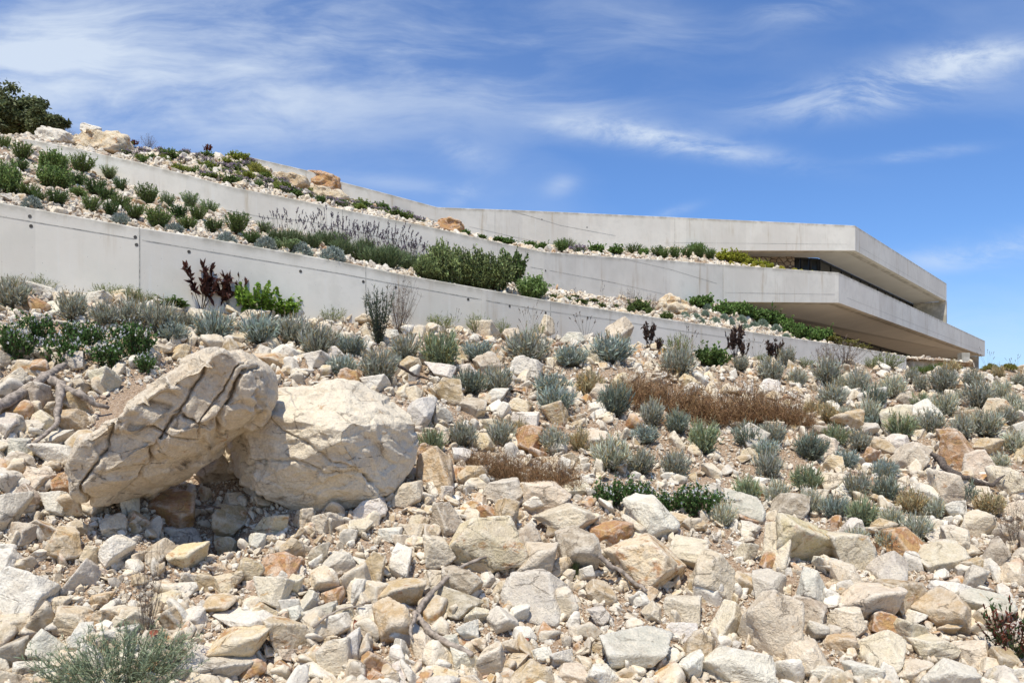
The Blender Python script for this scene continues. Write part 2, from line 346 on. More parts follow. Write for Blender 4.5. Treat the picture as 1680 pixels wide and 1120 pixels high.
# ------------------------------------------------------------------ building
bld = empty('building', P(1376, 600, 25), 'two storey concrete building with long cantilevered balconies jutting from the hillside', 'building')
bld.location = (0, 0, 0)
ub, _, su, hu = wall('roof_parapet', [(718, 340, 24.5), (857, 345, 26), (1100, 356, 28.3), (1403, 370, 30), (1553, 465, 42.3)], '', parent=bld, thick=.35,
    bot=[(718, 420), (1100, 425), (1190, 420), (1198, 411), (1403, 411), (1553, 494)])
su([(840, 346), (920, 370), (1010, 387)], .012); su([(770, 372), (857, 392), (960, 408)], .012)
su([(1090, 398), (1403, 401), (1551, 488)], .008)
for x, y0, y1 in ((812, 344, 392), (1107, 357, 405)): su([(x, y0), (x+.01, y1)], .010)
for x, y in ((889, 360), (963, 373)): hu(x, y)
lb, _, sl, hl = wall('balcony_parapet', [(1187.3, 434, 22.6), (1376, 447, 25), (1616, 559, 45.1)], '', parent=bld, thick=.35,
    bot=[(1187, 495), (1376, 496.5), (1616, 584)])
sl([(1190, 480), (1376, 483), (1614, 577)], .008); sl([(1376.5, 448), (1376.51, 496)], .008)
A = P(1187, 495, 22.6); B = P(1376, 496.5, 25); C = P(1616, 584, 45.1)
dirw = np.array([.636, .772]); nrm = np.array([-.772, .636])
def off(p, d): return (p[0]+nrm[0]*d, p[1]+nrm[1]*d)
zb = B[2]+.02
Bo = off(B, .30); Co = off(C, .30); Bi = off((B[0]+1.5*dirw[0], B[1]+1.5*dirw[1]), 3.0); Ci = off(C, 3.0)
mb = MB(); mb.prism([(A[0]+.05, A[1]+.34), (Bo[0]-.1, Bo[1]+.03), Co, Ci, Bi, (6.6, 30.5), (4.5, 29)], [A[2]+.02, zb, C[2]+.02, zb, zb, zb, zb], [4.35]*7); mb.build('balcony_slab', M['soffit'], bld)
# glazing of the ground floor under the balcony
def glaze(a, b, z0, z1, n, dz=0, name='window'):
    a = np.array(a[:2], float); b = np.array(b[:2], float)
    for i in range(n):
        p = a+(b-a)*i/n; q = a+(b-a)*(i+1)/n; fr = MB(); w = .09; l = np.linalg.norm(q-p); u = (q-p)/l
        fr.bar(p, p+u*.09, w, z0, z1); fr.bar(q-u*.002, q-u*.05, w, z0, z1) if i == n-1 else None
        fr.bar(p+u*.092, q-u*.052, w, z1-.08, z1-.001); fr.bar(p+u*.092, q-u*.052, w, z0+.001, z0+.08)
        f = fr.build(name, M['frame'], bld); g = MB(); g.bar(p+u*.092, q-u*.052, .03, z0+.082, z1-.082); g.build('pane', M['glass'], f)
Bg = off((B[0]+1.5*dirw[0], B[1]+1.5*dirw[1]), 2.9); Cg = off(C, 2.9)
glaze(Bg, Cg, 1.3, zb-.03, 12)
mb = MB(); e0 = off(C, .32); e1 = off(C, 2.85); mb.bar(np.array(e0), np.array(e1), .28, .8, C[2]-.005); mb.build('end_wall', M['concrete'], bld)
pl = P(1581, 600, 33); mb = MB(); mb.bar((pl[0]-.17, pl[1]), (pl[0]+.17, pl[1]), .34, .9, (HZ-579)/F*33); pill = mb.build('gate_pillar', M['concrete'], None, .01, label='small square concrete pillar at the foot of the lower balcony end', cat='pillar')
# upper floor
A2 = P(1198, 411, 28.85); B2 = P(1403, 411, 30); C2 = P(1553, 494, 42.3); zu = B2[2]+.02
B2o = off(B2, .3); C2o = off(C2, .3); up = lambda d, c=C2: off(c, d)
Gi = np.array([12.06, 31.4]); Ge = np.array(off(C2, 1.62))
mb = MB(); mb.prism([(A2[0]-2, A2[1]+.2), (A2[0], A2[1]+.38), (B2o[0]-.1, B2o[1]+.03), C2o, Ge, (Gi[0], Gi[1]), (7.5, 31.2)], [A2[2]-.1, A2[2]+.02, zu, C2[2]+.02, zu, zu, zu], [7.25]*7); mb.build('roof_slab', M['soffit'], bld)
mb = MB(); mb.bar(C2o, off(C2, 1.75), .22, 4.40, C2[2]-.005); mb.bar(off(C2, .0), off(C2, .298), .22, 4.4, C2[2]-.005); mb.build('end_fin', M['concrete'], bld)
sw0 = (P(1130, 400, 30.3)[0], 30.3); sw1 = (P(1299, 400, 31.0)[0], 31.0)
mb = MB(); mb.bar(sw0, sw1, .4, 4.36, zu-.02); mb.build('stone_wall', M['masonry'], bld)
glaze((sw1[0]+.05, 31.15), Gi, 4.36, zu-.03, 3); glaze(Gi+dirw*.12, Ge-dirw*.15, 4.36, zu-.03, 11)
mb = MB(); mb.bar(Gi+nrm*-.12+dirw*.2, Ge+nrm*-.12-dirw*.15, .06, 4.36, 5.15); mb.build('glass_reflection_strip', M['reflection'], bld)  # added strip, its brown colour stands in for the glass reflecting
# body of the building behind the glazing, closed so nothing shows through
mb = MB(); mb.prism([(4.5, 33.5), (12.2, 33.6), tuple(Ge+nrm*1.5), tuple(Ge+nrm*8), (4.5, 40)], 4.36, 7.2); mb.build('rear_block', M['frame'], bld)
mb = MB(); mb.prism([(6.8, 30.6), tuple(np.array(Bg)+nrm*1.2), tuple(np.array(Cg)+nrm*1.2), tuple(np.array(Cg)+nrm*9), (5.5, 44)], .8, 4.3); mb.build('lower_rear_block', M['frame'], bld)
# low planter at the wall's end
Yp = 24.6; pa = P(1492, 592, Yp); pb = P(1574, 591, Yp+1.5); mb = MB(); mb.bar(pa, pb, .25, .9, pa[2], .9, pb[2]); mb.build('low_wall', M['concrete'], None, .01, label='low concrete planter wall at the right end of the lowest wall', cat='wall')

# ------------------------------------------------------------------ rocks
ICO = {}
def ico(s):
    if s not in ICO:
        bm = bmesh.new(); bmesh.ops.create_icosphere(bm, subdivisions=s, radius=1); bm.verts.ensure_lookup_table()
        ICO[s] = (np.array([v.co[:] for v in bm.verts]), np.array([[v.index for v in f.verts] for f in bm.faces])); bm.free()
    return ICO[s]
def rock_shape(sub, seed, npl=13, amp=.05, p=22):
    r_ = np.random.default_rng(seed); D, T = ico(sub)
    N = r_.normal(size=(npl, 3)); N /= np.linalg.norm(N, axis=1)[:, None]; H = r_.uniform(.45, .95, npl)
    N = np.vstack([N, [[0, 0, 1], [0, 0, -1]]]); H = np.append(H, [r_.uniform(.45, .8), .6]); N[-2] += r_.normal(size=3)*.25; N[-2] /= np.linalg.norm(N[-2])
    D = D*[1, 1, 1]; q = np.clip(D@N.T, 0, None)/H; r = (np.sum(q**p, 1)+(1/1.5)**p)**(-1/p)
    V = D*r[:, None]
    if amp and sub > 2:
        r2 = 1+amp*fbm(V*2.2+seed, seed, 5, .55); ridg = np.abs(vnoise(V*[2, 2, 4]+seed*3.1, seed+9)); r2 -= .05*np.exp(-(ridg/.05)**2)
        V = V*r2[:, None]
        if sub >= 5:
            pt = r_.uniform(-1, 1, (46, 3)); Vw = V*[1, 1, 1.5]+.12*np.stack([vnoise(V*2.5+k*3, seed+40+k) for k in range(3)], 1)
            dq = np.sqrt(((Vw[:, None]-pt[None])**2).sum(2)); ix = dq.argsort(1)[:, :2]; dv = np.take_along_axis(dq, ix, 1); cr = r_.uniform(-1, 1, 46); bl = np.clip((dv[:, 1]-dv[:, 0])/.035, 0, 1)
            V = V*(1+.030*(cr[ix[:, 0]]*(.5+.5*bl)+cr[ix[:, 1]]*(.5-.5*bl)))[:, None]
    elif amp: V = V*(1+amp*2*vnoise(V*2+seed, seed))[:, None]
    lo, hi = V.min(0), V.max(0); return (V-(lo+hi)/2)/((hi-lo)/2), T
COLS = {'w': ((.78, .71, .58), .16, 'whitish'), 'c': ((.72, .60, .42), .32, 'cream'), 'g': ((.62, .55, .44), .22, 'light grey'), 't': ((.56, .41, .23), .5, 'tan'),
        'r': ((.52, .30, .16), .95, 'rust-orange'), 'q': ((.70, .56, .36), .62, 'rust-stained cream'), 'y': ((.70, .55, .32), .45, 'yellowish'), 'k': ((.47, .38, .27), .34, 'grey-brown')}
def jit(c, a=.10): f = random.uniform(1-a, 1+a); return tuple(max(0, min(1, x*f*random.uniform(.97, 1.03))) for x in c)
RP = []
for i in range(26):
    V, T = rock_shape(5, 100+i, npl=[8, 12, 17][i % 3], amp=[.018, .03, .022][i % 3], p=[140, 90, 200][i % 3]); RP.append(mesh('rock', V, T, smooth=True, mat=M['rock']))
REG = []  # for labelling
def tiltm(n, ang):
    n = Vector(n); z = Vector((0, 0, 1)); q = z.rotation_difference(n); e = Matrix.Rotation(ang, 3, 'Z'); return (Matrix.Identity(3).lerp(q.to_matrix(), .55)) @ e
def put_rock(cx, cy, w, h, code, surf='slope_ground', depth=None, name='rock', protos=None, roll=None, lift=0.):
    p, n = hit(cx, cy+h*.34, surf); Y = p[1]; sx = w/2*Y/F; sz = h/2*Y/F*1.12; sy = (sx*.55+sz*.55) if depth is None else depth
    o = link(name, random.choice(protos or RP)); c, al, nm = COLS[code]; o.color = (*jit(c), al*random.uniform(.8, 1.15))
    flip = random.choice((1, -1)); R = Matrix.Rotation(random.uniform(-.3, .3)+(0 if flip > 0 else math.pi), 3, 'Z')
    roll = random.uniform(-.22, .22) if roll is None else roll
    R = Matrix.Rotation(roll, 3, 'Y') @ R @ Matrix.Diagonal((sx, sy, sz)); pc = P(cx, cy, Y); pc = pc+np.array([0, sy*.15, lift])
    o.matrix_world = Matrix.Translation(Vector(pc)) @ R.to_4x4()
    REG.append((o, 'rock', nm, cx, cy, w, h, surf)); return o
ROCKS = """350 757 84 66 k;187 908 56 56 w;35 975 100 80 w;128 945 52 52 g;285 834 80 58 r;380 860 60 55 t;443 862 66 34 q;210 832 34 62 w;714 774 66 76 t;774 779 54 30 t;667 809 54 42 c
824 809 86 42 g;898 813 84 50 c;730 852 54 54 k;831 845 46 54 t;794 840 40 24 r;931 852 114 44 c;1005 874 74 32 r;1074 849 82 74 w;789 891 130 84 q;867 886 43 46 k
947 908 72 78 k;881 924 86 56 c;720 905 56 50 c;658 924 36 57 w;617 931 40 52 t;581 956 54 52 c;1060 924 132 80 q;760 952 80 40 k;881 977 122 74 g;746 986 104 38 k
653 977 90 46 t;642 1027 60 80 t;603 1016 43 45 w;849 1009 44 26 w;651 1070 46 38 g;692 1063 42 46 c;767 1038 40 36 w;735 1059 46 32 g;803 1091 56 58 c;649 1109 52 40 w
1049 1072 128 62 g;1131 1095 48 50 w;1121 999 68 40 c;939 1106 54 30 c;733 1091 36 22 c;1060 977 46 28 t;1146 966 36 38 t;567 1070 44 62 w;1184 945 114 80 c;1266 963 60 48 g
1269 1020 102 100 c;1130 906 68 46 c;1276 898 84 74 c;1332 893 120 84 y;1359 927 43 28 w;1394 949 60 46 c;1487 981 84 60 t;1544 916 94 48 c;1326 1081 92 62 c;1451 1070 88 58 c
1191 1020 74 62 c;1119 1035 60 30 w;1387 1020 76 45 c;1534 1063 74 40 c;1612 991 90 42 g;1594 1074 60 38 c;1651 1084 56 38 t;1209 1092 130 60 w;1355 1106 62 34 g;1566 841 40 38 w
1601 863 46 45 c;1576 888 52 46 c;1630 906 48 42 k;1562 970 60 30 w;1666 941 50 32 c;1148 1063 52 62 t;1430 991 102 62 c;1578 741 66 62 r;1555 724 36 40 r;1611 765 60 50 c
1500 754 66 52 c;1476 724 52 24 w;1659 791 58 52 c;170 624 44 40 c;132 661 54 46 t;18 627 42 48 c;61 647 42 38 k;120 691 46 38 t;83 671 28 26 t;75 690 48 32 c
89 748 70 40 w;27 737 50 36 g;85 718 64 24 w;136 722 46 28 c;54 783 66 34 c;102 795 38 46 r;10 698 42 42 g;522 590 46 26 w;451 593 68 26 t;615 629 52 26 w
721 609 56 24 w;864 604 56 36 w;735 643 56 44 t;678 646 34 26 c;778 668 50 30 k;814 650 52 24 w;689 681 52 52 w;34 874 52 38 k;48 815 46 42 k;89 826 44 38 w
8 842 52 62 g;446 970 62 48 c;316 1013 46 34 w;339 956 32 30 t;400 1020 106 36 w;471 1041 80 48 q;386 1060 130 52 q;364 1100 108 52 g;550 1078 62 62 c;82 1059 68 54 w
18 1077 56 54 k;136 1048 52 40 w;311 915 68 42 y;421 888 34 28 w;536 856 50 32 g;521 913 34 38 k;557 924 52 38 g;898 536 30 34 c;1016 540 48 42 c;796 543 56 30 c
840 552 40 26 c;940 556 44 22 w;1100 590 40 20 c;640 548 34 16 w;1660 1040 50 40 g;1500 1040 60 40 c;1420 1108 70 36 w;1500 1105 60 36 c;1640 1112 50 30 c;230 1015 44 32 c
560 1010 50 34 c;480 900 40 34 t;505 985 44 30 g;840 1060 34 26 c;890 1075 36 26 w;985 1010 46 28 g;700 740 30 26 r;690 722 30 24 t;640 780 30 26 c;592 868 36 30 c
230 770 30 24 t;25 575 40 24 c;300 545 44 22 c;70 480 44 26 w;160 492 50 24 w;95 505 60 24 w;120 540 44 22 c;270 510 50 20 c;330 520 60 24 c;415 520 56 22 c""".replace('\n', ';').split(';')
occ = []
for r in ROCKS:
    a = r.split(); cx, cy, w, h = map(float, a[:4]); put_rock(cx, cy, w, h, a[4]); occ.append((cx, cy, w, h))
BOUL = [(285, 705, 330, 230), (520, 738, 320, 225), (330, 790, 150, 60)]
def clash(x, y, w, h, k=.78):
    for a in occ:
        if abs(x-a[0]) < (w+a[2])/2*k and abs(y-a[1]) < (h+a[3])/2*k: return True
    for a in BOUL:
        if ((x-a[0])/(a[2]/2))**2+((y-a[1])/(a[3]/2))**2 < 1: return True
    return False
def dens(x, y):  # dirt patches with few big stones
    d = 1.
    for bx, by, rx, ry in ((270, 920, 230, 95), (980, 1040, 130, 60), (1180, 760, 330, 150), (700, 560, 600, 60), (1350, 600, 300, 60)):
        d *= 1-.8*math.exp(-(((x-bx)/rx)**2+((y-by)/ry)**2))
    return d
cnt = 0; tries = 0; hand = list(occ)
occ += [(1010, 808, 80, 50), (1055, 808, 70, 50), (1140, 822, 130, 60), (1150, 660, 340, 60), (850, 770, 220, 50)]
while cnt < 172 and tries < 40000:
    tries += 1; x = random.uniform(-30, 1710); y = random.uniform(575, 1125); top = np.interp(x, [0, 840, 1680], [520, 565, 625])
    if y < top: continue
    s = (y-500)/620*(.75+.55*max(0, (x-600)/1080)); w = random.uniform(30, 40+62*max(0, s)) ; h = w*random.uniform(.5, .9)
    if random.random() > dens(x, y) or clash(x, y, w, h, .66): continue
    code = random.choices('wcgtrqyk', (20, 28, 8, 19, 7, 13, 4, 6))[0]
    try: put_rock(x, y, w, h, code)
    except RuntimeError: continue
    occ.append((x, y, w, h)); hand.append((x, y, w, h)); cnt += 1
occ = hand
# loose stones: one mesh (stuff) on each ground
def scatter(surf, n, r0, r1, sub, seed, vr=(0, 1), ur=(0, 1), lay=0, flat=True, powr=2.2, vb=1., xy=None, sink=.25, dz=1.):
    r_ = np.random.default_rng(seed); Gd = SURF[surf][0]; nv, K, _ = Gd.shape
    u = ur[0]+(ur[1]-ur[0])*r_.random(n); v = vr[0]+(vr[1]-vr[0])*r_.random(n)**vb
    fu = u*(K-1.001); fv = v*(nv-1.001); iu = fu.astype(int); iv = fv.astype(int); tu = (fu-iu)[:, None]; tv = (fv-iv)[:, None]
    p = (Gd[iv, iu]*(1-tu)+Gd[iv, iu+1]*tu)*(1-tv)+(Gd[iv+1, iu]*(1-tu)+Gd[iv+1, iu+1]*tu)*tv
    e1 = Gd[iv, iu+1]-Gd[iv, iu]; e2 = Gd[iv+1, iu]-Gd[iv, iu]; nn = np.cross(e1, e2); nn /= np.linalg.norm(nn, axis=1)[:, None]+1e-9
    nn[nn[:, 2] < 0] *= -1
    qx = CX+p[:, 0]/p[:, 1]*F; qy = HZ-p[:, 2]/p[:, 1]*F; keep = np.ones(n, bool)
    if surf == 'slope_ground':
        kf = .86 if sub >= 3 else .6
        for a in occ: keep &= (((qx-a[0])/(a[2]/2*kf))**2+((qy-(a[1]-a[3]*.05))/(a[3]/2*kf))**2) > 1
        for a in BOUL[:2]: keep &= (((qx-a[0])/(a[2]/2*.78))**2+((qy-a[1])/(a[3]/2*(.90 if sub >= 3 else .7)))**2) > 1
        if sub >= 3:
            keep &= ~((qx > 250) & (qx < 420) & (qy > 730) & (qy < 812) & (r_.random(n) < .75))
            dn = np.ones(n)
            for bx, by, rx, ry in ((290, 930, 270, 95), (985, 1045, 120, 45), (150, 860, 120, 60), (450, 930, 120, 60), (1130, 730, 300, 60)): dn *= 1-.85*np.exp(-(((qx-bx)/rx)**2+((qy-by)/ry)**2))
            keep &= r_.random(n) < dn
    elif surf == 'upper_terrace_ground': keep &= qx < 1275
    p = p[keep]; nn = nn[keep]; n = len(p)
    s = r0*(r1/r0)**(r_.random(n)**powr)
    PR = [rock_shape(sub, 500+seed*31+k, 8, .035 if sub > 1 else 0, 90)[0] for k in range(14)]; T = ico(sub)[1]
    q = r_.normal(size=(n, 4)); q /= np.linalg.norm(q, axis=1)[:, None]; w_, x_, y_, z_ = q.T
    R = np.stack([1-2*(y_**2+z_**2), 2*(x_*y_-z_*w_), 2*(x_*z_+y_*w_), 2*(x_*y_+z_*w_), 1-2*(x_**2+z_**2), 2*(y_*z_-x_*w_), 2*(x_*z_-y_*w_), 2*(y_*z_+x_*w_), 1-2*(x_**2+y_**2)], 1).reshape(n, 3, 3)
    sc = np.stack([s*r_.uniform(.8, 1.3, n), s*r_.uniform(.7, 1.1, n), s*r_.uniform(.28, .7, n)], 1)
    kk = r_.integers(0, 14, n); base = np.array(PR)[kk]*sc[:, None, :]; V = np.einsum('nij,nkj->nki', R, base)
    V[:, :, 2] *= dz
    # keep stones lying: centre lifted by a share of their size
    c = p+nn*(s*(.5-sink)+lay)[:, None]; V = V+c[:, None, :]
    tab = np.array([(*COLS[c_][0], COLS[c_][1]) for c_ in 'wcgtrqyk']); pr = np.array([22, 29, 9, 18, 5, 12, 3, 6.]); pr /= pr.sum()
    cc = tab[r_.choice(8, n, p=pr)]*np.concatenate([r_.uniform(.82, 1.1, (n, 1)).repeat(3, 1), np.ones((n, 1))], 1)
    nvx = PR[0].shape[0]; TT = (T[None]+(np.arange(n)*nvx)[:, None, None]).reshape(-1, 3)
    return V.reshape(-1, 3), TT, np.repeat(cc, nvx, 0)
def join(L):
    V = []; T = []; C = []; o = 0
    for v, t, c in L: V.append(v); T.append(t+o); C.append(c); o += len(v)
    return np.concatenate(V), np.concatenate(T), np.concatenate(C)
S = 'slope_ground'
big = join([scatter(S, 2600, .07, .15, 4, 1, (.12, .86), (.12, .80), .01), scatter(S, 5200, .04, .09, 3, 2, (.12, .90), (.12, .80), .01)])
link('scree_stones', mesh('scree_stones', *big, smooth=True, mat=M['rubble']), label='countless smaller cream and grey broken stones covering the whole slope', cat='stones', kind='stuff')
sm = join([scatter(S, 22000, .018, .05, 2, 3, (.12, .9), (.12, .80), .004, vb=1.2), scatter(S, 42000, .007, .02, 1, 4, (.13, .75), (.2, .72), .004, vb=1.7)])
link('gravel', mesh('gravel', *sm, mat=M['rubble']), label='fine pale gravel and stone chips between the rocks of the slope', cat='gravel', kind='stuff')
t1 = join([scatter('lower_terrace_ground', 2200, .04, .10, 3, 5, (0, 1), (.25, 1)), scatter('lower_terrace_ground', 9000, .025, .06, 2, 6, (0, 1), (.25, 1))])
link('terrace_stones', mesh('terrace_stones', *t1, mat=M['rubble']), label='small pale broken stones spread over the planting terrace below the middle wall', cat='stones', kind='stuff')
t2 = join([scatter('upper_terrace_ground', 4200, .045, .12, 3, 7, (0, 1), (.2, 1)), scatter('upper_terrace_ground', 9000, .03, .08, 2, 8, (0, 1), (.2, 1)), scatter('hilltop_ground', 900, .06, .2, 3, 9)])
link('terrace_stones', mesh('terrace_stones', *t2, mat=M['rubble']), label='pinkish cream stones spread over the top terrace above the middle wall', cat='stones', kind='stuff')

# big boulders with a traced outline
def boulder(name, outline, Yc, D, planes, cracks, code, label, seed, sub=7, amp=.035, pw=.62, cat='boulder', center=None, blk=1.2, tint=None):
    c0 = np.mean(outline, 0) if center is None else np.array(center); Yf = Yc-.5*D; q = (np.array(outline, float)-c0)*[1, -1]*Yf/F
    ang = np.linspace(-math.pi, math.pi, 361); R = []
    for a in ang:
        d = np.array([math.cos(a), math.sin(a)]); best = 0
        for i in range(len(q)):
            A_, B_ = q[i], q[(i+1) % len(q)]; m = np.array([[d[0], -(B_-A_)[0]], [d[1], -(B_-A_)[1]]])
            if abs(np.linalg.det(m)) < 1e-9: continue
            t, s = np.linalg.solve(m, A_)
            if t > 0 and -1e-6 <= s <= 1+1e-6: best = max(best, t)
        R.append(best)
    R = np.convolve(np.r_[R[-5:-1], R, R[1:5]], np.ones(5)/5, 'same')[4:-4]
    V0, T = ico(sub); th = np.arctan2(V0[:, 2], V0[:, 0]); s = np.sqrt(V0[:, 0]**2+V0[:, 2]**2); r = np.interp(th, ang, R)
    V = np.stack([r*np.cos(th)*s**pw, np.sign(V0[:, 1])*np.abs(V0[:, 1])**pw*D, r*np.sin(th)*s**pw], 1)
    for n, h in planes:
        n = np.array(n, float); n /= np.linalg.norm(n); dd = V@n-h; V = V-np.where(dd > 0, dd*.93, 0)[:, None]*n
    def normals(V):
        fn = np.cross(V[T[:, 1]]-V[T[:, 0]], V[T[:, 2]]-V[T[:, 0]]); N = np.zeros_like(V)
        for k in range(3): np.add.at(N, T[:, k], fn)
        return N/(np.linalg.norm(N, axis=1)[:, None]+1e-12)
    N = normals(V); disp = amp*fbm(V*3.1+seed, seed, 6, .5)
    # stepped bedding: broken ledges
    st = V@np.array([.25, .35, 1.])*4.2+.8*fbm(V*1.6+seed*2, seed+4, 3); fr = st-np.floor(st); disp += amp*.9*(np.clip(fr*5, 0, 1)-fr)*(.5+.5*vnoise(V*2+9, seed+5))
    # chipped facets: cellular
    pts = np.random.default_rng(seed).normal(size=(60, 3))*[r.mean(), D, r.mean()]; dm = np.sqrt(((V[:, None]-pts[None])**2).sum(2)); dm.sort(1); disp -= amp*.8*np.exp(-((dm[:, 1]-dm[:, 0])/.03)**2)*np.clip(vnoise(V*2.5, seed+7)+.2, 0, 1)
    Vw = (V+.10*np.stack([fbm(V*2+k*5, seed+20+k, 3) for k in range(3)], 1))@np.array([[.8, 0, -.5], [0, 1, 0], [.5, 0, .9]]).T*[1, .8, 1.7]
    pt2 = np.random.default_rng(seed+3).uniform(-1, 1, (90, 3))*[r.max(), D, r.max()*1.2]; d2 = np.sqrt(((Vw[:, None]-pt2[None])**2).sum(2)); ix = d2.argsort(1)[:, :2]; cr = np.random.default_rng(seed+4).uniform(-1, 1, 90)
    dd0 = np.take_along_axis(d2, ix, 1); bl = np.clip((dd0[:, 1]-dd0[:, 0])/.025, 0, 1); disp += amp*blk*(cr[ix[:, 0]]*(.5+.5*bl)+cr[ix[:, 1]]*(.5-.5*bl))
    if sub >= 7:
        pt3 = np.random.default_rng(seed+6).uniform(-1, 1, (170, 3))*[r.max(), D, r.max()*1.2]; c3 = np.random.default_rng(seed+8).uniform(-1, 1, 170); Vx = V+.04*np.stack([fbm(V*5+k*5, seed+30+k, 2) for k in range(3)], 1)
        for a0 in range(0, len(V), 20000):
            d3 = np.sqrt((((Vx[a0:a0+20000]*[1, 1, 1.5])[:, None]-pt3[None])**2).sum(2)); i3 = np.argpartition(d3, 2, 1)[:, :2]; v3 = np.take_along_axis(d3, i3, 1); o3 = v3.argsort(1); i3 = np.take_along_axis(i3, o3, 1); v3 = np.take_along_axis(v3, o3, 1)
            b3 = np.clip((v3[:, 1]-v3[:, 0])/.018, 0, 1); disp[a0:a0+20000] += amp*blk*.55*(c3[i3[:, 0]]*(.5+.5*b3)+c3[i3[:, 1]]*(.5-.5*b3))
    wv = .045*fbm(V*4, seed+11, 4)
    for n, h, wd, dp, (ln, lh) in cracks:
        n = np.array(n, float); n /= np.linalg.norm(n); d = np.abs(V@n-h+wv); ln = np.array(ln, float); msk = np.clip((V@ln-lh)*8, 0, 1); disp -= dp*np.exp(-(d/wd)**2)*msk
    V = V+N*disp[:, None]
    me = mesh(name, V, T, smooth=True, mat=M['rock']); o = link(name, me, None, label, cat, loc=P(c0[0], c0[1], Yf)+np.array([0, .5*D, 0])); c, al, _ = COLS[code]; o.color = (*(tint or c), al); return o
FY = (0, -1, 0)
boulder('boulder', [(112, 772), (150, 700), (200, 635), (250, 590), (300, 568), (340, 566), (376, 572), (408, 602), (416, 652), (390, 694), (340, 730), (268, 778), (200, 815), (160, 830), (128, 815)], 6.42, .58,
    [((-.50, -.36, .79), .30), ((.30, -.91, -.28), .37), ((.5, -.35, -.8), .27), ((.92, -.35, .1), .72)],
    [((.85, 0, -.5), .34, .012, .09, (FY, .0)), ((.8, .1, -.55), .04, .010, .06, (FY, .05)), ((.82, 0, -.5), -.22, .009, .06, (FY, .05)), ((.45, -.1, .88), -.06, .010, .07, (FY, .1)), ((.5, -.1, .85), .14, .008, .05, (FY, .15)), ((.9, 0, -.4), .56, .010, .07, (FY, .0)), ((.8, .2, -.5), .19, .007, .04, (FY, .15))], 'c',
    'huge cracked cream slab boulder tilted up and leaning on the rounded boulder', 21, amp=.022, blk=1.7, pw=.46, sub=8, tint=(.67, .555, .40))
boulder('boulder', [(318, 788), (298, 742), (330, 690), (388, 655), (450, 632), (540, 622), (625, 640), (668, 675), (680, 722), (668, 762), (640, 800), (592, 836), (530, 850), (478, 838), (410, 803), (352, 782)], 7.28, .70,
    [((0, -.55, .85), .50), ((-.25, -.96, .05), .54), ((.85, -.5, -.1), .66), ((.1, -.75, -.6), .50), ((-.75, -.6, -.1), .62), ((.5, -.3, .8), .60)],
    [((.1, .2, 1), -.22, .012, .03, (FY, .2)), ((.5, 0, .86), .1, .012, .025, (FY, .2))], 'c',
    'huge rounded cream boulder with a smooth pitted face, right of the tilted slab', 33, amp=.030, blk=.8, sub=8, tint=(.80, .69, .51))
def hb(outline, dY, D, code, label, seed, surf, planes=None, by=None):
    o = np.array(outline, float); p, n = hit(o[:, 0].mean(), o[:, 1].max()-2, surf); return boulder('boulder', outline, p[1]+dY, D, planes or [((0, -1, .2), D*.7), ((.4, -.3, 1), D*.6)], [], code, label, seed, 5, D*.09)
U = 'upper_terrace_ground'
hb([(56, 215), (62, 207), (84, 204), (106, 209), (109, 225), (102, 236), (80, 238), (62, 230)], .3, .3, 'w', 'whitish block boulder at the left end of the top terrace skyline', 41, U)
hb([(121, 228), (135, 215), (165, 209), (193, 214), (202, 232), (199, 250), (175, 252), (140, 246), (124, 240)], .5, .5, 'q', 'broad pale boulder on the skyline with a smaller stone on its top', 42, U)
hb([(130, 212), (132, 203), (148, 200), (161, 204), (161, 214), (150, 219), (136, 218)], .4, .16, 'w', 'small whitish stone perched on the broad skyline boulder', 43, U)
hb([(449, 292), (455, 284), (478, 282), (500, 288), (505, 300), (490, 310), (470, 306)], .5, .35, 't', 'tan rounded rock, left of the pair above the middle wall', 44, U)
hb([(498, 288), (505, 280), (530, 278), (552, 284), (556, 300), (548, 312), (520, 310), (500, 300)], .35, .4, 'r', 'orange-brown boulder lying on the flat slab above the middle wall', 45, U)
hb([(497, 308), (505, 302), (540, 309), (572, 318), (574, 326), (560, 331), (530, 327), (505, 320)], .2, .35, 'q', 'long flat cream slab under the orange-brown boulder', 46, U)
hb([(712, 372), (718, 359), (738, 356), (757, 362), (759, 375), (748, 384), (725, 380)], .25, .35, 'r', 'rough tan rock alone on the edge of the middle wall', 47, U)
hb([(1078, 515), (1083, 492), (1098, 482), (1115, 486), (1132, 497), (1136, 512), (1110, 520)], .4, .45, 'q', 'craggy orange-streaked rock beside the green shrubs below the lower balcony', 48, 'lower_terrace_ground')

# ------------------------------------------------------------------ plants
def unit(v): return v/(np.linalg.norm(v, axis=1)[:, None]+1e-9)
def blades(B, D, L, W, C, droop=0., r_=RNG):
    n = len(B); L = np.broadcast_to(L, n)[:, None]; W = np.broadcast_to(W, n)[:, None]; D = unit(D)
    side = unit(np.cross(D, r_.normal(size=(n, 3)))); dr = np.array([0, 0, -1.])*droop
    m = B+D*L*.5+dr*L*.25; t = B+D*L+dr*L
    V = np.stack([B-side*W*.35, B+side*W*.35, m-side*W*.5, m+side*W*.5, t], 1).reshape(-1, 3)
    k = (np.arange(n)*5)[:, None, None]; T = (np.array([[0, 1, 3], [0, 3, 2], [2, 3, 4]])[None]+k).reshape(-1, 3)
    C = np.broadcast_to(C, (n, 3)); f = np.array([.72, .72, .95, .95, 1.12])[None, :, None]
    return V, T, (C[:, None]*f).reshape(-1, 3)
def cvar(base, n, r_, a=.22): b = np.array(base); return b*(1+r_.uniform(-a, a, (n, 1)))*(1+r_.uniform(-.06, .06, (n, 3)))
def cone_dirs(n, mx, r_, pw=.5):
    th = (r_.random(n)**pw)*mx; ph = r_.random(n)*2*math.pi; return np.stack([np.sin(th)*np.cos(ph), np.sin(th)*np.sin(ph), np.cos(th)], 1)
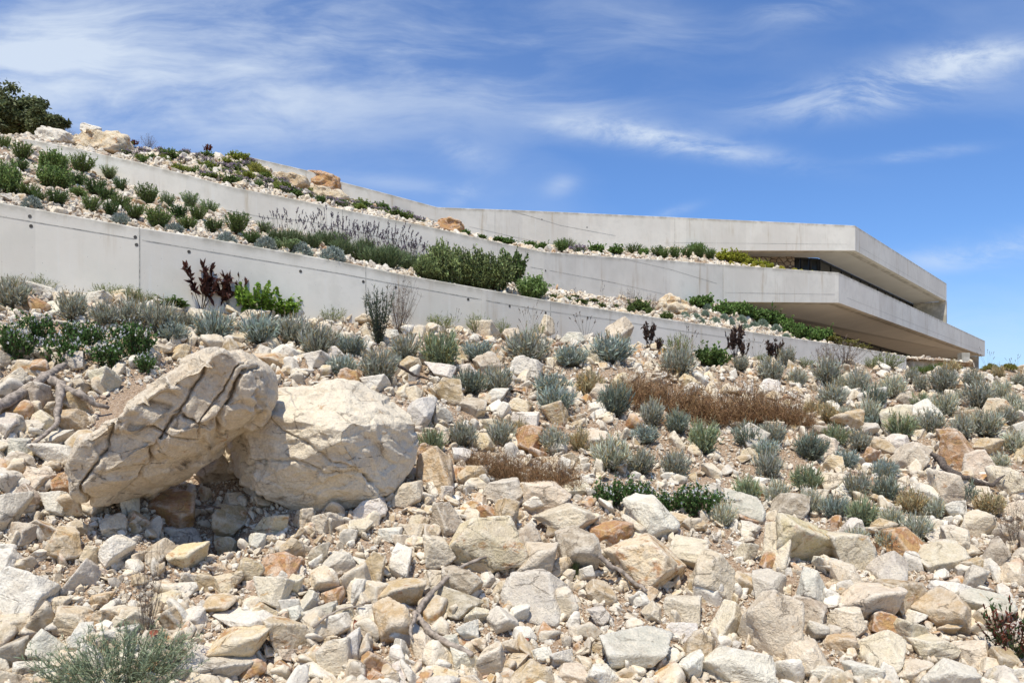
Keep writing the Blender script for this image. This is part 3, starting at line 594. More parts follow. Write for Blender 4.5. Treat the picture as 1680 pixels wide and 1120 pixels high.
def curve_stems(n, mx, L, r_, base_r=.08, curl=.25, segs=4):
    """returns (n,segs+1,3) polylines curving upward"""
    d = cone_dirs(n, mx, r_); b = d*[base_r, base_r, 0]*r_.random((n, 1)); l = L*r_.uniform(.7, 1.05, (n, 1)); pts = [b]
    for k in range(segs): d = unit(d+np.array([0, 0, curl])+r_.normal(size=(n, 3))*.07); pts.append(pts[-1]+d*l/segs)
    return np.stack(pts, 1)
def ribbons(PL, W, C, r_):
    """thin ribbons along polylines, two crossed quads per segment"""
    n, k, _ = PL.shape; V = []; T = []; Cc = []; o = 0
    for s in range(2):
        side = unit(np.cross(PL[:, -1]-PL[:, 0], r_.normal(size=(n, 3))))[:, None]; w = (W*np.linspace(1, .35, k))[None, :, None]
        v = np.stack([PL-side*w/2, PL+side*w/2], 2).reshape(-1, 3)
        i = np.arange(n*k*2).reshape(n, k, 2); q = np.stack([i[:, :-1, 0], i[:, :-1, 1], i[:, 1:, 1], i[:, 1:, 0]], -1).reshape(-1, 4)
        V.append(v); T.append(np.concatenate([q[:, [0, 1, 2]], q[:, [0, 2, 3]]])+o); o += len(v); Cc.append(np.repeat(np.broadcast_to(C, (n, 3)), k*2, 0))
        if s == 0 and n > 300: break
    return np.concatenate(V), np.concatenate(T), np.concatenate(Cc)
def leaves_on(PL, m, t0, L, W, C, ang, r_, droop=0., va=.22):
    n, k, _ = PL.shape; t = (t0+(1-t0)*r_.random((n, m)))*(k-1.001); i = t.astype(int); f = (t-i)[..., None]; idx = np.arange(n)[:, None]
    p = PL[idx, i]*(1-f)+PL[idx, i+1]*f; d = unit((PL[idx, i+1]-PL[idx, i]).reshape(-1, 3)); p = p.reshape(-1, 3)
    D = unit(d+r_.normal(size=d.shape)*ang); sz = r_.uniform(.7, 1.2, len(p)); tt = (t.ravel()/(k-1))
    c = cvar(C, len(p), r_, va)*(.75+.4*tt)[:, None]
    return blades(p, D, L*sz, W*sz, c, droop, r_)
def norm(parts):
    V = np.concatenate([p[1][0] for p in parts if p[3]]); w = np.percentile(np.hypot(V[:, 0], V[:, 1]), 96)*2; h = np.percentile(V[:, 2], 99); out = []
    for nm, (v, t, c), mat, _ in parts: out.append((nm, mesh(nm, v/w, t, np.clip(c, 0, 1), mat=M[mat])))
    return out, h/w
def k_silver(s, col=(.42, .43, .34), buds=True):
    r_ = np.random.default_rng(s); PL = curve_stems(120, 1.2, .30, r_, .10, .10); f = leaves_on(PL, 16, .15, .075, .012, col, .42, r_); dd_ = np.repeat(r_.random(len(f[2])//5) < .16, 5); f[2][dd_] *= np.array([1.05, .78, .50])
    st = ribbons(PL, .007, (.10, .09, .06), r_); ps = [('foliage', f, 'leaf', 1), ('stem', st, 'dry', 0)]
    if buds:
        Q = curve_stems(26, .8, .36, r_, .08, .2); f2 = leaves_on(Q, 6, .82, .03, .009, (.30, .25, .14), .5, r_); ps.append(('flower_stalk', join([ribbons(Q, .005, (.24, .2, .12), r_), f2]), 'dry', 0))
    return norm(ps)
def k_rosemary(s, col=(.135, .20, .06)):
    r_ = np.random.default_rng(s); PL = curve_stems(80, .75, .42, r_, .10, .12); return norm([('foliage', leaves_on(PL, 26, .12, .05, .013, col, .6, r_), 'leaf', 1), ('stem', ribbons(PL, .009, (.10, .075, .045), r_), 'dry', 0)])
def k_dome(s, col=(.29, .33, .28)):
    r_ = np.random.default_rng(s); n = 260; d = cone_dirs(n, 1.5, r_, .6); tip = d*[.3, .3, .22]*r_.uniform(.85, 1.05, (n, 1)); PL = np.stack([tip*t for t in (0, .35, .7, 1)], 1); return norm([('foliage', leaves_on(PL, 12, .55, .045, .012, col, .7, r_), 'leaf', 1)])
def k_sedum(s): return k_dome(s, (.42, .38, .06))
def k_leafy(s, col=(.06, .10, .028), n=60, m=34, L=.05, W=.026, mx=1.05, H=.42, flowers=False):
    r_ = np.random.default_rng(s); PL = curve_stems(n, mx, H, r_, .10, .25); PL += r_.normal(size=(1, PL.shape[1], 3))*.01
    B = PL[:, 2][:, None]+(PL[:, -1]-PL[:, 1])[:, None]*np.linspace(0, .6, 4)[None, :, None]+np.cumsum(r_.normal(size=(n, 4, 3))*.025, 1)
    f = join([leaves_on(PL, m, .2, L, W, col, .9, r_, .2, .35), leaves_on(B, m//2, .1, L, W, tuple(x*1.25 for x in col), .9, r_, .2, .35)])
    ps = [('foliage', f, 'leaf', 1), ('stem', join([ribbons(PL, .011, (.13, .10, .06), r_), ribbons(B, .006, (.13, .10, .06), r_)]), 'dry', 0)]
    if flowers:
        k = 46; p = PL[r_.integers(0, n, k), -1]+r_.normal(size=(k, 3))*.03; q = np.repeat(p, 5, 0); ps.append(('flower', blades(q, unit(r_.normal(size=(k*5, 3))+[0, -.4, .5]), .022, .016, (.75, .75, .72), 0, r_), 'leaf', 0))
    return norm(ps)
def k_big(s): return k_leafy(s, (.19, .235, .085), 130, 46, .034, .017, 1.5, .36)
def k_green(s): return k_leafy(s, (.16, .26, .035), 40, 26, .05, .034, 1.0, .38)
def k_succ(s): return k_leafy(s, (.085, .13, .035), 34, 26, .07, .034, 1.0, .42)
def k_weed(s): return k_leafy(s, (.075, .14, .035), 44, 20, .045, .022, 1.35, .34, True)
def k_lowgreen(s): return k_leafy(s, (.115, .18, .045), 60, 26, .05, .03, 1.35, .26)
def k_maroon(s):
    r_ = np.random.default_rng(s); PL = curve_stems(13, .62, .6, r_, .05, .12, 5); return norm([('foliage', leaves_on(PL, 26, .45, .11, .042, (.085, .034, .024), .75, r_, .1, .35), 'leaf', 1), ('stem', ribbons(PL, .012, (.07, .04, .03), r_), 'dry', 0)])
def k_wisp(s, col=(.22, .25, .09)):
    r_ = np.random.default_rng(s); PL = curve_stems(70, 1.2, .32, r_, .12, .2); return norm([('foliage', leaves_on(PL, 10, .2, .06, .007, col, .7, r_), 'leaf', 1), ('stem', ribbons(PL, .005, (.26, .24, .12), r_), 'dry', 0)])
def k_grass(s, col=(.13, .16, .06)):
    r_ = np.random.default_rng(s); PL = curve_stems(150, .8, .4, r_, .14, .02); return norm([('foliage', ribbons(PL, .009, cvar(col, 150, r_), r_), 'leaf', 1), ('foliage_base', leaves_on(PL, 6, .05, .12, .010, col, .2, r_, .2), 'leaf', 1)])
def k_lavender(s):
    r_ = np.random.default_rng(s); PL = curve_stems(120, .95, .26, r_, .12, .1); f = leaves_on(PL, 12, .1, .09, .009, (.15, .20, .085), .35, r_)
    Q = curve_stems(22, .85, .62, r_, .10, .08, 5); sp = leaves_on(Q, 18, .86, .028, .013, (.15, .125, .14), .6, r_)
    return norm([('foliage', f, 'leaf', 1), ('flower_spike', join([ribbons(Q, .006, (.12, .12, .07), r_), sp]), 'dry', 0)])
def k_dead(s):
    r_ = np.random.default_rng(s); n = 900; b = np.stack([r_.uniform(-.5, .5, n), r_.uniform(-.22, .22, n), np.zeros(n)], 1); env = .22*(1-(2*b[:, 0])**2*.7)*r_.uniform(.5, 1.1, n)
    d = unit(r_.normal(size=(n, 3))*[.8, .8, .3]+[0, 0, .8]); pts = [b]
    for k in range(5): d = unit(d+r_.normal(size=(n, 3))*.35+[0, 0, .02]); pts.append(pts[-1]+d*env[:, None]/3.4)
    PL = np.stack(pts, 1); i = r_.integers(0, n, 5200); j = r_.integers(1, 6, 5200); b2 = PL[i, j]; d = unit(r_.normal(size=(5200, 3))+[0, 0, .3]); p2 = [b2]
    for k in range(3): d = unit(d+r_.normal(size=(5200, 3))*.5); p2.append(p2[-1]+d*.016)
    Q = np.stack(p2, 1); cl = cvar((.24, .14, .07), n, r_, .35); c2 = cvar((.28, .165, .075), 5200, r_, .35)
    for a in (PL, Q): a[..., 2] = np.abs(a[..., 2])
    return norm([('stem', ribbons(PL, .0050, cl, r_), 'dry', 1), ('twig', ribbons(Q, .0036, c2, r_), 'dry', 1)])
def k_twiggy(s):
    r_ = np.random.default_rng(s); PL = curve_stems(46, .95, .45, r_, .06, .05, 5); n = 500; i = r_.integers(0, 46, n); j = r_.integers(2, 6, n); b = PL[i, j]; d = unit(r_.normal(size=(n, 3))*.7+[0, 0, .6]); Q = np.stack([b, b+d*.03, b+d*.06+r_.normal(size=(n, 3))*.012], 1)
    return norm([('stem', ribbons(PL, .006, cvar((.17, .13, .10), 46, r_), r_), 'dry', 1), ('twig', ribbons(Q, .0045, cvar((.20, .15, .11), n, r_), r_), 'dry', 1)])
def k_stalks(s):
    r_ = np.random.default_rng(s); PL = curve_stems(9, .75, .8, r_, .06, -.02, 6); return norm([('stem', ribbons(PL, .008, (.16, .14, .09), r_), 'dry', 1), ('seed_head', leaves_on(PL, 14, .85, .04, .016, (.16, .12, .09), .6, r_), 'dry', 1)])
def k_feather(s):
    r_ = np.random.default_rng(s); PL = curve_stems(36, .42, .95, r_, .10, .12, 5); B = leaves_on(PL, 60, .04, .07, .010, (.085, .11, .065), .75, r_); return norm([('foliage', B, 'leaf', 1), ('stem', ribbons(PL, .012, (.12, .10, .07), r_), 'dry', 0)])
def k_fine(s):
    r_ = np.random.default_rng(s); PL = curve_stems(260, 1.35, .45, r_, .12, .16, 5); return norm([('foliage', leaves_on(PL, 40, .1, .034, .0040, (.25, .30, .18), .6, r_), 'leaf', 1), ('stem', ribbons(PL, .004, (.16, .17, .09), r_), 'dry', 0)])
def k_redweed(s):
    r_ = np.random.default_rng(s); PL = curve_stems(26, .9, .6, r_, .10, .05, 5); return norm([('foliage', leaves_on(PL, 22, .35, .05, .02, (.16, .05, .03), .8, r_, .1, .4), 'leaf', 1), ('stem', ribbons(PL, .008, (.12, .08, .04), r_), 'dry', 0), ('leafy_base', leaves_on(PL, 14, .02, .06, .024, (.06, .1, .03), .9, r_), 'leaf', 1)])
def k_flowers(s): 
    r_ = np.random.default_rng(s); PL = curve_stems(60, 1.35, .24, r_, .12, .15); k = 60; p = PL[np.arange(60), -1]; q = np.repeat(p, 6, 0)
    return norm([('foliage', leaves_on(PL, 18, .1, .045, .014, (.13, .16, .08), .7, r_), 'leaf', 1), ('flower', blades(q, unit(r_.normal(size=(360, 3))+[0, -.3, .6]), .03, .022, cvar((.45, .33, .42), 360, r_), 0, r_), 'leaf', 0)])
KF = dict(silver=(k_silver, 6), rosemary=(k_rosemary, 4), dome=(k_dome, 3), sedum=(k_sedum, 2), big=(k_big, 2), green=(k_green, 2), succ=(k_succ, 1), weed=(k_weed, 3), lowgreen=(k_lowgreen, 3), maroon=(k_maroon, 3), wisp=(k_wisp, 3), grass=(k_grass, 2), lavender=(k_lavender, 3), dead=(k_dead, 2), twiggy=(k_twiggy, 2), stalks=(k_stalks, 3), feather=(k_feather, 1), fine=(k_fine, 1), redweed=(k_redweed, 1), flowers=(k_flowers, 2))
PROT = {k: [f(1000+37*i) for i in range(n)] for k, (f, n) in KF.items()}
NAMES = dict(silver=('silver_tuft', 'silvery tuft', 'plant', 'silvery grey tufts planted in rows on the slope'), rosemary=('rosemary_bush', 'upright green bush', 'shrub', 'upright green bushes on the lower terrace'), dome=('cushion_plant', 'grey cushion plant', 'plant', 'grey cushion plants along the wall top'),
    sedum=('sedum_clump', 'yellow sedum clump', 'plant', 'yellow sedum clumps'), big=('leafy_shrub', 'dense leafy shrub', 'shrub', None), green=('leafy_shrub', 'bright green shrub', 'shrub', None), succ=('broadleaf_shrub', 'broad-leaved green shrub', 'shrub', None), weed=('flowering_weed', 'green weed with white flowers', 'weed', 'green weeds with white flowers'),
    lowgreen=('low_shrub', 'low green shrub', 'shrub', 'low green shrubs on the terraces'), maroon=('dried_shrub', 'dry maroon-leaved shrub', 'shrub', 'dry maroon shrubs'), wisp=('wispy_weed', 'wispy yellow-green weed', 'weed', 'wispy weeds at the foot of the wall'), grass=('grass_clump', 'green grass clump', 'grass', 'grass clumps'),
    lavender=('lavender_plant', 'lavender with dark flower spikes', 'lavender', 'lavender plants on the lower terrace'), dead=('dead_bush', 'brown dead bush', 'bush', None), twiggy=('twiggy_bush', 'bare twiggy bush', 'bush', 'bare twiggy bushes'), stalks=('dry_stalks', 'thin dry seed stalks', 'weed', 'thin dry stalks'),
    feather=('feathery_shrub', 'tall feathery grey-green shrub', 'shrub', None), fine=('fine_leaved_plant', 'fine-leaved feathery green plant', 'plant', None), redweed=('red_weed', 'red-brown leafy weed', 'weed', None), flowers=('flower_clump', 'pale lilac flower clump', 'flowers', 'lilac flower clumps on the top terrace'))
def plant(kind, px, py, w, hpx=None, surf='slope_ground', col=(1, 1, 1), label=None, word=None, depthf=1., dy=0., sink=.02):
    p, n = hit(px, py, surf); p = p.copy(); p[1] += dy; W = w*p[1]/F; nm, desc, cat, grp = NAMES[kind]; i = random.randrange(len(PROT[kind])); parts, asp = PROT[kind][i]
    hz = W if hpx is None else (hpx*p[1]/F)/asp
    p[2] -= sink*hz; r = empty(nm, tuple(p), label, cat, grp); r.rotation_euler = (random.uniform(-.08, .08), random.uniform(-.08, .08), random.uniform(0, 6.28) if kind != 'dead' else random.uniform(-.1, .1)); r.scale = (W, W*depthf, hz)
    for pn, me in parts:
        c = link(pn, me, r); f = random.uniform(.88, 1.12); c.color = (col[0]*f, col[1]*f, col[2]*f, 1) if pn.startswith(('foliage', 'leafy')) or kind in ('dead',) else (1, 1, 1, 1)
    if label is None: REG.append((r, kind, word or '', px, py-(hpx or w*.5)/2, w, hpx or w, surf))
    return r
LT = 'lower_terrace_ground'
BLU = (.92, 1.05, 1.14); DRK = (.62, .70, .68); BRN = (1.25, 1.02, .72); GRN = (.8, .92, .68); PAL = (1.35, 1.35, 1.3)
SIL = """22 505 50 n;118 524 46 n;170 535 48 n;215 535 46 n;260 545 50 n;285 558 42 b;352 558 62 b;428 562 66 b;483 562 46 n;521 582 54 n;575 580 46 b;562 612 44 b;622 622 58 n;665 590 46 n;722 602 60 g;785 592 48 b;866 594 62 n;937 599 46 b;1000 594 64 b
770 644 46 d;820 644 52 n;906 650 60 b;968 652 46 r;912 676 66 b;1008 680 52 d;708 740 42 g;758 730 46 n;822 730 48 n;852 720 36 r;908 742 48 n;955 738 40 r;1058 726 44 b;1070 697 44 n;1112 710 38 d;1112 617 50 n;1002 770 54 p;1050 777 46 n;1108 780 48 n
1153 742 50 g;1226 730 48 d;1267 728 42 n;1262 786 50 n;1258 750 40 b;1226 824 46 g;1276 827 40 p;1266 624 44 n;1308 632 34 n;1358 630 44 n;1408 644 38 n;1466 652 44 p;1366 667 44 n;1435 672 42 d;1335 682 30 r;1358 692 36 r;1387 686 24 p;1426 694 44 p
1476 718 52 g;1525 712 46 n;1580 718 40 n;1616 714 48 p;1594 686 24 p;1651 699 34 n;1673 684 32 p;1666 744 42 p;1330 752 50 d;1371 730 42 g;1409 737 42 n;1387 766 44 b;1323 802 50 g;1405 818 50 n;1453 822 46 d;1451 783 40 b;1328 842 44 p;1369 848 44 b
1412 862 46 g;1496 840 44 r;1534 851 42 p;1576 827 50 d;1623 843 46 r;1464 865 42 p;1405 897 40 p;1457 902 40 p;1505 883 44 p;1501 899 26 p;1187 861 38 p;1496 627 26 n;1548 643 44 n;1512 640 26 n;1595 634 30 n;1638 622 22 r;1603 666 46 n;1644 655 32 p
1548 683 44 p;1507 672 32 g;1290 600 30 n;1215 606 26 n;1672 632 26 n;1660 672 30 p;1575 660 26 p;1430 700 34 b;1560 612 24 r;640 600 30 b;1380 640 24 p;1640 770 34 p;300 540 30 n""".replace('\n', ';').split(';')
CW = dict(n=((1, 1, 1), 'grey-green'), b=(BLU, 'blue-grey'), d=(DRK, 'dark'), r=(BRN, 'brownish'), g=(GRN, 'olive-green'), p=(PAL, 'pale'))
for s_ in SIL:
    a = s_.split(); x, y, w = map(float, a[:3]); c, wd = CW[a[3]]
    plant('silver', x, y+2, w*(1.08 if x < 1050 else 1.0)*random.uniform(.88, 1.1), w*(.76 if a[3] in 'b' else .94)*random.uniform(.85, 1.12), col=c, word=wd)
# low terrace, left part
for s_ in """7 244 20 26 g;36 261 34 30 g;34 280 24 22 d;134 283 34 28 g;127 305 24 24 d;180 293 27 22 y;198 314 22 24 d;156 319 29 26 d;176 331 30 28 d;92 336 31 26 d;149 349 28 28 g;181 354 27 26 d;197 342 27 28 g;220 358 30 28 g;241 337 36 38 g;275 341 24 24 y;292 358 30 26 k;314 342 26 26 y;258 376 38 34 g;307 378 27 26 g;324 363 27 26 g;344 353 25 24 y;351 383 32 26 d;388 383 38 40 g;412 400 27 22 d;434 383 24 22 y;64 329 26 18 d;44 322 34 24 g;470 412 38 24 y""".split(';'):
    a = s_.split(); x, y, w, h = map(float, a[:4]); c, wd = dict(g=((1.15, 1.1, 1), 'mid-green'), d=((.75, .85, .8), 'dark green'), y=((1.7, 1.5, 2.2), 'greyish'), k=((.5, .7, .6), 'very dark green'))[a[4]]
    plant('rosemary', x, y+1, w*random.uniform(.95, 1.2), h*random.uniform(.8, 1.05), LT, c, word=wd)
for x, y, w, h in ((10, 318, 46, 50), (85, 282, 42, 34), (88, 310, 52, 36), (128, 322, 26, 14)): plant('big', x, y, w, h, LT, (1, 1.15, .9))
for x, y, w, h in ((53, 342, 30, 20), (198, 369, 31, 20), (287, 385, 31, 20), (371, 402, 34, 22), (436, 410, 36, 22), (495, 419, 36, 22), (545, 429, 44, 24), (503, 420, 20, 12)): plant('dome', x, y, w, h, LT)
for x, y, w, h in ((455, 400, 34, 24), (480, 404, 34, 28), (512, 410, 34, 28), (538, 408, 38, 30), (562, 422, 38, 30), (590, 430, 40, 30), (610, 436, 42, 32), (640, 441, 48, 36), (668, 446, 40, 28), (690, 450, 36, 24), (560, 404, 30, 22), (640, 418, 34, 22), (600, 410, 30, 22), (690, 432, 34, 22), (660, 424, 30, 20)): plant('lavender', x, y, w, h, LT)
for x, y, w, h in ((728, 466, 62, 66), (772, 470, 70, 58), (808, 474, 72, 54), (700, 458, 44, 30), (745, 468, 46, 34), (790, 474, 44, 30)): plant('big', x, y, w, h, LT)
plant('succ', 842, 468, 48, 54, LT); plant('big', 870, 488, 56, 34, LT, (1.1, 1.3, 1.1))
for x, y, w, h in ((908, 490, 24, 8), (925, 493, 24, 8), (954, 499, 22, 8), (986, 505, 20, 8), (940, 490, 20, 6), (972, 496, 20, 6), (1007, 506, 16, 7), (1050, 512, 34, 22), (1035, 514, 16, 14), (1066, 517, 16, 12), (1090, 524, 16, 12), (1098, 524, 14, 12)): plant('lowgreen', x, y, w, h, LT, (.9, .8, .8))
plant('twiggy', 1035, 508, 44, 34, LT); plant('twiggy', 1068, 508, 26, 26, LT); plant('stalks', 988, 500, 14, 40, LT); plant('stalks', 950, 496, 30, 26, LT)
for x, y, w, h in ((1151, 505, 38, 20), (1187, 518, 38, 24), (1216, 519, 36, 22), (1237, 527, 36, 22), (1255, 534, 42, 26), (1280, 537, 34, 20), (1301, 550, 40, 24), (1316, 555, 34, 22), (1334, 559, 34, 20), (1348, 558, 32, 20), (1366, 564, 32, 14), (1226, 506, 26, 14), (1200, 508, 26, 12), (1270, 524, 30, 14), (1390, 570, 30, 12), (1412, 573, 26, 10)): plant('lowgreen', x, y, w, h, LT, (1, 1.05, 1) if x < 1360 else (1.6, .95, .9))
for x, y, w in ((1141, 524, 16), (1157, 518, 14), (1173, 532, 18), (1198, 533, 16), (1216, 529, 18), (1237, 540, 18), (1251, 536, 18), (1273, 544, 18), (1123, 522, 16), (1150, 530, 14), (1188, 524, 14), (1160, 508, 14), (1290, 556, 14), (1222, 540, 14)): plant('dome', x, y, w, w*.7, LT, (.9, 1, .85))
# top terrace
for x, y, w, h, c in ((235, 269, 16, 12, 0), (252, 263, 18, 10, 0), (278, 262, 28, 16, 0), (290, 280, 18, 12, 1), (322, 286, 16, 12, 0), (343, 276, 20, 12, 1), (356, 293, 18, 10, 1), (380, 303, 26, 14, 0), (384, 262, 22, 14, 1), (396, 266, 26, 14, 1), (424, 309, 18, 14, 0), (407, 293, 22, 12, 1), (451, 313, 12, 10, 1), (487, 324, 22, 12, 0), (526, 333, 16, 12, 0), (560, 338, 24, 10, 0), (600, 344, 24, 12, 0), (630, 348, 26, 16, 0), (653, 357, 30, 10, 0), (590, 340, 20, 14, 1), (372, 270, 24, 10, 1), (340, 258, 20, 10, 0)): plant('lowgreen', x, y, w, h, U, ((1.1, 1.05, 1.1), (2.2, 1.6, 1.1))[c])
for x, y, w, h in ((420, 285, 34, 18), (436, 290, 20, 12)): plant('sedum', x, y, w, h, U, (.75, .8, 1.2))
rr_ = random.Random(5)
for _ in range(90):
    x = rr_.uniform(205, 690); lo_ = np.interp(x, [t_[0] for t_ in W2], [t_[1] for t_ in W2])-3; hi_ = np.interp(x, [t_[0] for t_ in W1B], [t_[1] for t_ in W1B])+4
    y = rr_.uniform(hi_, lo_); k_ = rr_.choice(('lowgreen', 'lowgreen', 'flowers', 'flowers', 'sedum'))
    plant(k_, x, y, rr_.uniform(12, 22), rr_.uniform(7, 11), U, {'lowgreen': (1.6, 1.3, 1.2), 'flowers': (1.3, 1.3, 1.2), 'sedum': (.7, .85, 1.5)}[k_])
for x, y in ((305, 255), (326, 262), (340, 268), (362, 276), (374, 280), (300, 268), (335, 290), (372, 288), (405, 302), (412, 270), (392, 298), (440, 303), (466, 316), (262, 252), (232, 252), (650, 345), (668, 352), (675, 362), (617, 336), (690, 366), (245, 256), (435, 312)): plant('flowers', x, y, 17, 10, U)
for x, y, w, h, k in ((764, 384, 14, 8, 'lowgreen'), (789, 392, 20, 7, 'lowgreen'), (818, 397, 26, 10, 'lowgreen'), (836, 401, 22, 10, 'lowgreen'), (868, 406, 26, 10, 'lowgreen'), (889, 411, 24, 12, 'lowgreen'), (921, 415, 24, 22, 'rosemary'), (950, 416, 30, 14, 'flowers'), (979, 417, 26, 16, 'lowgreen'), (1011, 418, 26, 16, 'lowgreen'), (1039, 418, 32, 18, 'grass'), (1057, 421, 16, 14, 'lowgreen'), (1079, 421, 22, 17, 'rosemary'), (930, 412, 34, 20, 'grass'),
    (1091, 424, 18, 16, 'rosemary'), (1108, 424, 20, 20, 'rosemary'), (1126, 425, 20, 20, 'rosemary'), (1148, 424, 24, 24, 'rosemary'), (1166, 426, 20, 18, 'rosemary'), (1140, 412, 26, 14, 'rosemary')): plant(k, x, y, w, h, U, (1.1, 1.15, 1))
for x, y, w, h in ((1187, 428, 26, 18), (1201, 430, 26, 16), (1212, 432, 28, 16), (1230, 433, 22, 12), (1248, 436, 22, 11), (1263, 437, 14, 8)): plant('lowgreen', x, y, w, h, U, (2.6, 1.75, .8), word='yellow-green')
for x, y, w in ((1199, 436, 13), (1221, 438, 13), (1236, 439, 13), (1250, 440, 12), (1281, 441, 13), (1303, 443, 12), (1314, 444, 9), (1332, 446, 9), (1340, 446, 7)): plant('sedum', x, y, w, w*.6, U, (1.2, 1.2, 1.2), word='')
for x, y, w, h in ((212, 240, 14, 14), (222, 242, 12, 12), (340, 253, 14, 16)): plant('maroon', x, y, w, h, U, (2, 1.4, 1))
for x, y, w, h in ((245, 242, 26, 24), (112, 228, 20, 18)): plant('twiggy', x, y, w, h, U)
# foot of the lowest wall
for x, y, w, h in ((62, 474, 50, 26), (178, 490, 50, 26), (215, 492, 40, 24), (240, 497, 34, 20), (545, 520, 48, 24), (725, 540, 46, 26), (785, 545, 44, 34), (20, 468, 30, 20), (822, 548, 30, 30), (1320, 590, 36, 18), (1250, 590, 30, 14), (885, 556, 26, 26)): plant('wisp', x, y, w, h)
plant('lowgreen', 288, 502, 56, 18, label='low bright green plant spreading left of the tall maroon shrub')
plant('green', 418, 508, 76, 52, label='bright green leafy shrub right of the maroon shrubs by the wall'); plant('green', 465, 506, 54, 34, label='smaller sprawling bright green plant at the right of the leafy shrub')
plant('maroon', 330, 512, 62, 80, label='tall dry shrub with dark maroon leaves standing before the lowest wall'); plant('maroon', 376, 514, 52, 66, label='second dry maroon shrub, leaning right beside the bright green shrub')
plant('feather', 621, 566, 46, 88, label='tall feathery grey-green shrub standing against the lowest wall'); plant('twiggy', 655, 545, 66, 90, label='thin leafless bush with long bare twigs behind the feathery shrub')
for x, y, w, h in ((868, 560, 46, 70), (872, 558, 20, 60), (960, 556, 70, 50), (745, 545, 30, 40), (1125, 585, 60, 50), (1240, 592, 40, 40), (905, 580, 30, 70), (260, 1010, 20, 150), (1655, 920, 40, 90), (1450, 600, 60, 30), (1480, 602, 40, 26)): plant('stalks', x, y, w, h)
for x, y, w, h in ((1064, 575, 30, 46), (1082, 580, 22, 26), (1205, 590, 38, 56), (1220, 594, 24, 34), (1270, 592, 40, 40)): plant('maroon', x, y, w*.75, h, col=(.9, 1.4, 1.5))
plant('lowgreen', 1168, 600, 50, 34); plant('succ', 1155, 598, 26, 26); plant('wisp', 1112, 590, 50, 44); plant('twiggy', 1385, 600, 74, 48); plant('twiggy', 1355, 598, 40, 40)
plant('wisp', 1455, 604, 50, 26); plant('wisp', 1430, 604, 30, 20)
for x in (1504, 1516, 1528, 1540, 1552, 1566): plant('grass', x, 604, 20, 15, col=(1.3, 1.4, 1))
for x, w in ((1625, 26), (1655, 26)): plant('sedum', x, 607, w, 11, col=(.6, .62, .9))
plant('stalks', 1620, 607, 30, 40); plant('stalks', 1666, 610, 30, 30)
# slope
D1 = 'long low brown dead bush lying among the silvery tufts'
for x, y, w, h, lb in ((1085, 672, 170, 66, 'long brown dead bush, left part of the wide dry thicket among silvery tufts'), (1190, 690, 180, 66, 'long brown dead bush, middle of the wide dry thicket among silvery tufts'), (1270, 690, 120, 52, 'brown dead bush at the right end of the wide dry thicket'), (1040, 650, 90, 40, 'small brown dead bush at the upper left end of the dry thicket'),
    (800, 778, 110, 50, 'dry brown dead bush beside the upright tan rock, left of a pair'), (885, 794, 140, 54, 'dry brown dead bush above the cream slab, right of a pair')): plant('dead', x, y, w, h, label=lb, depthf=1.3)
for x, y, w, h in ((20, 592, 60, 60), (60, 560, 60, 46), (105, 600, 62, 58), (150, 575, 50, 46), (180, 602, 58, 44), (225, 592, 60, 60), (205, 560, 50, 30), (120, 560, 40, 34), (238, 612, 34, 34), (1000, 828, 60, 44), (1050, 830, 54, 44), (1100, 838, 56, 34), (1145, 846, 76, 52), (1182, 842, 50, 34)): plant('weed', x, y, w, h, word='')
plant('fine', 198, 1136, 235, 96, label='fine-leaved feathery green plant at the bottom edge of the scree'); plant('twiggy', 240, 1045, 50, 150, label='bare upright twigs rising behind the feathery green plant')
plant('redweed', 1660, 1080, 96, 92, label='red-brown leafy weed growing between rocks at the right edge'); plant('twiggy', 1668, 905, 60, 90, label='dry twiggy weed among rocks at the right edge')
plant('grass', 941, 948, 18, 34, label='single small green sprig before the grey-brown block'); plant('grass', 728, 1120, 14, 22, label='tiny green sprout among stones at the bottom centre')

# trees at the top left
def tube(pts, rad, seg=9, seed=0, rough=.12):
    pts = np.array(pts, float); n0 = len(pts); m = max(12, n0*6); t = np.linspace(0, n0-1, m); P_ = np.stack([np.interp(t, range(n0), pts[:, i]) for i in range(3)], 1)
    for _ in range(3): P_[1:-1] = (P_[:-2]+P_[1:-1]*2+P_[2:])/4
    L = np.linalg.norm(P_[-1]-P_[0]); P_ += fbm(P_*3/L*2+seed, seed, 3)[:, None]*rad[0]*.5*np.array([1, .4, 1]); R = np.interp(t, range(n0), rad); d = unit(np.gradient(P_, axis=0)); a = unit(np.cross(d, [.13, .2, 1.])); b = np.cross(d, a); V = []
    for i in range(m):
        for k in range(seg):
            an = 2*math.pi*k/seg; V.append(P_[i]+(a[i]*math.cos(an)+b[i]*math.sin(an))*R[i]*(1+rough*math.sin(k*2.7+i*.5)+.22*math.sin(i*1.9+seed)*math.sin(i*.7+k)))
    T = []
    for i in range(m-1):
        for k in range(seg): k2 = (k+1) % seg; T += [(i*seg+k, i*seg+k2, (i+1)*seg+k2), (i*seg+k, (i+1)*seg+k2, (i+1)*seg+k)]
    c0, c1 = len(V), len(V)+1; V += [P_[0], P_[-1]]
    for k in range(seg): T += [(c0, (k+1) % seg, k), (c1, (m-1)*seg+k, (m-1)*seg+(k+1) % seg)]
    V = np.array(V); return V, np.array(T), np.ones((len(V), 3))
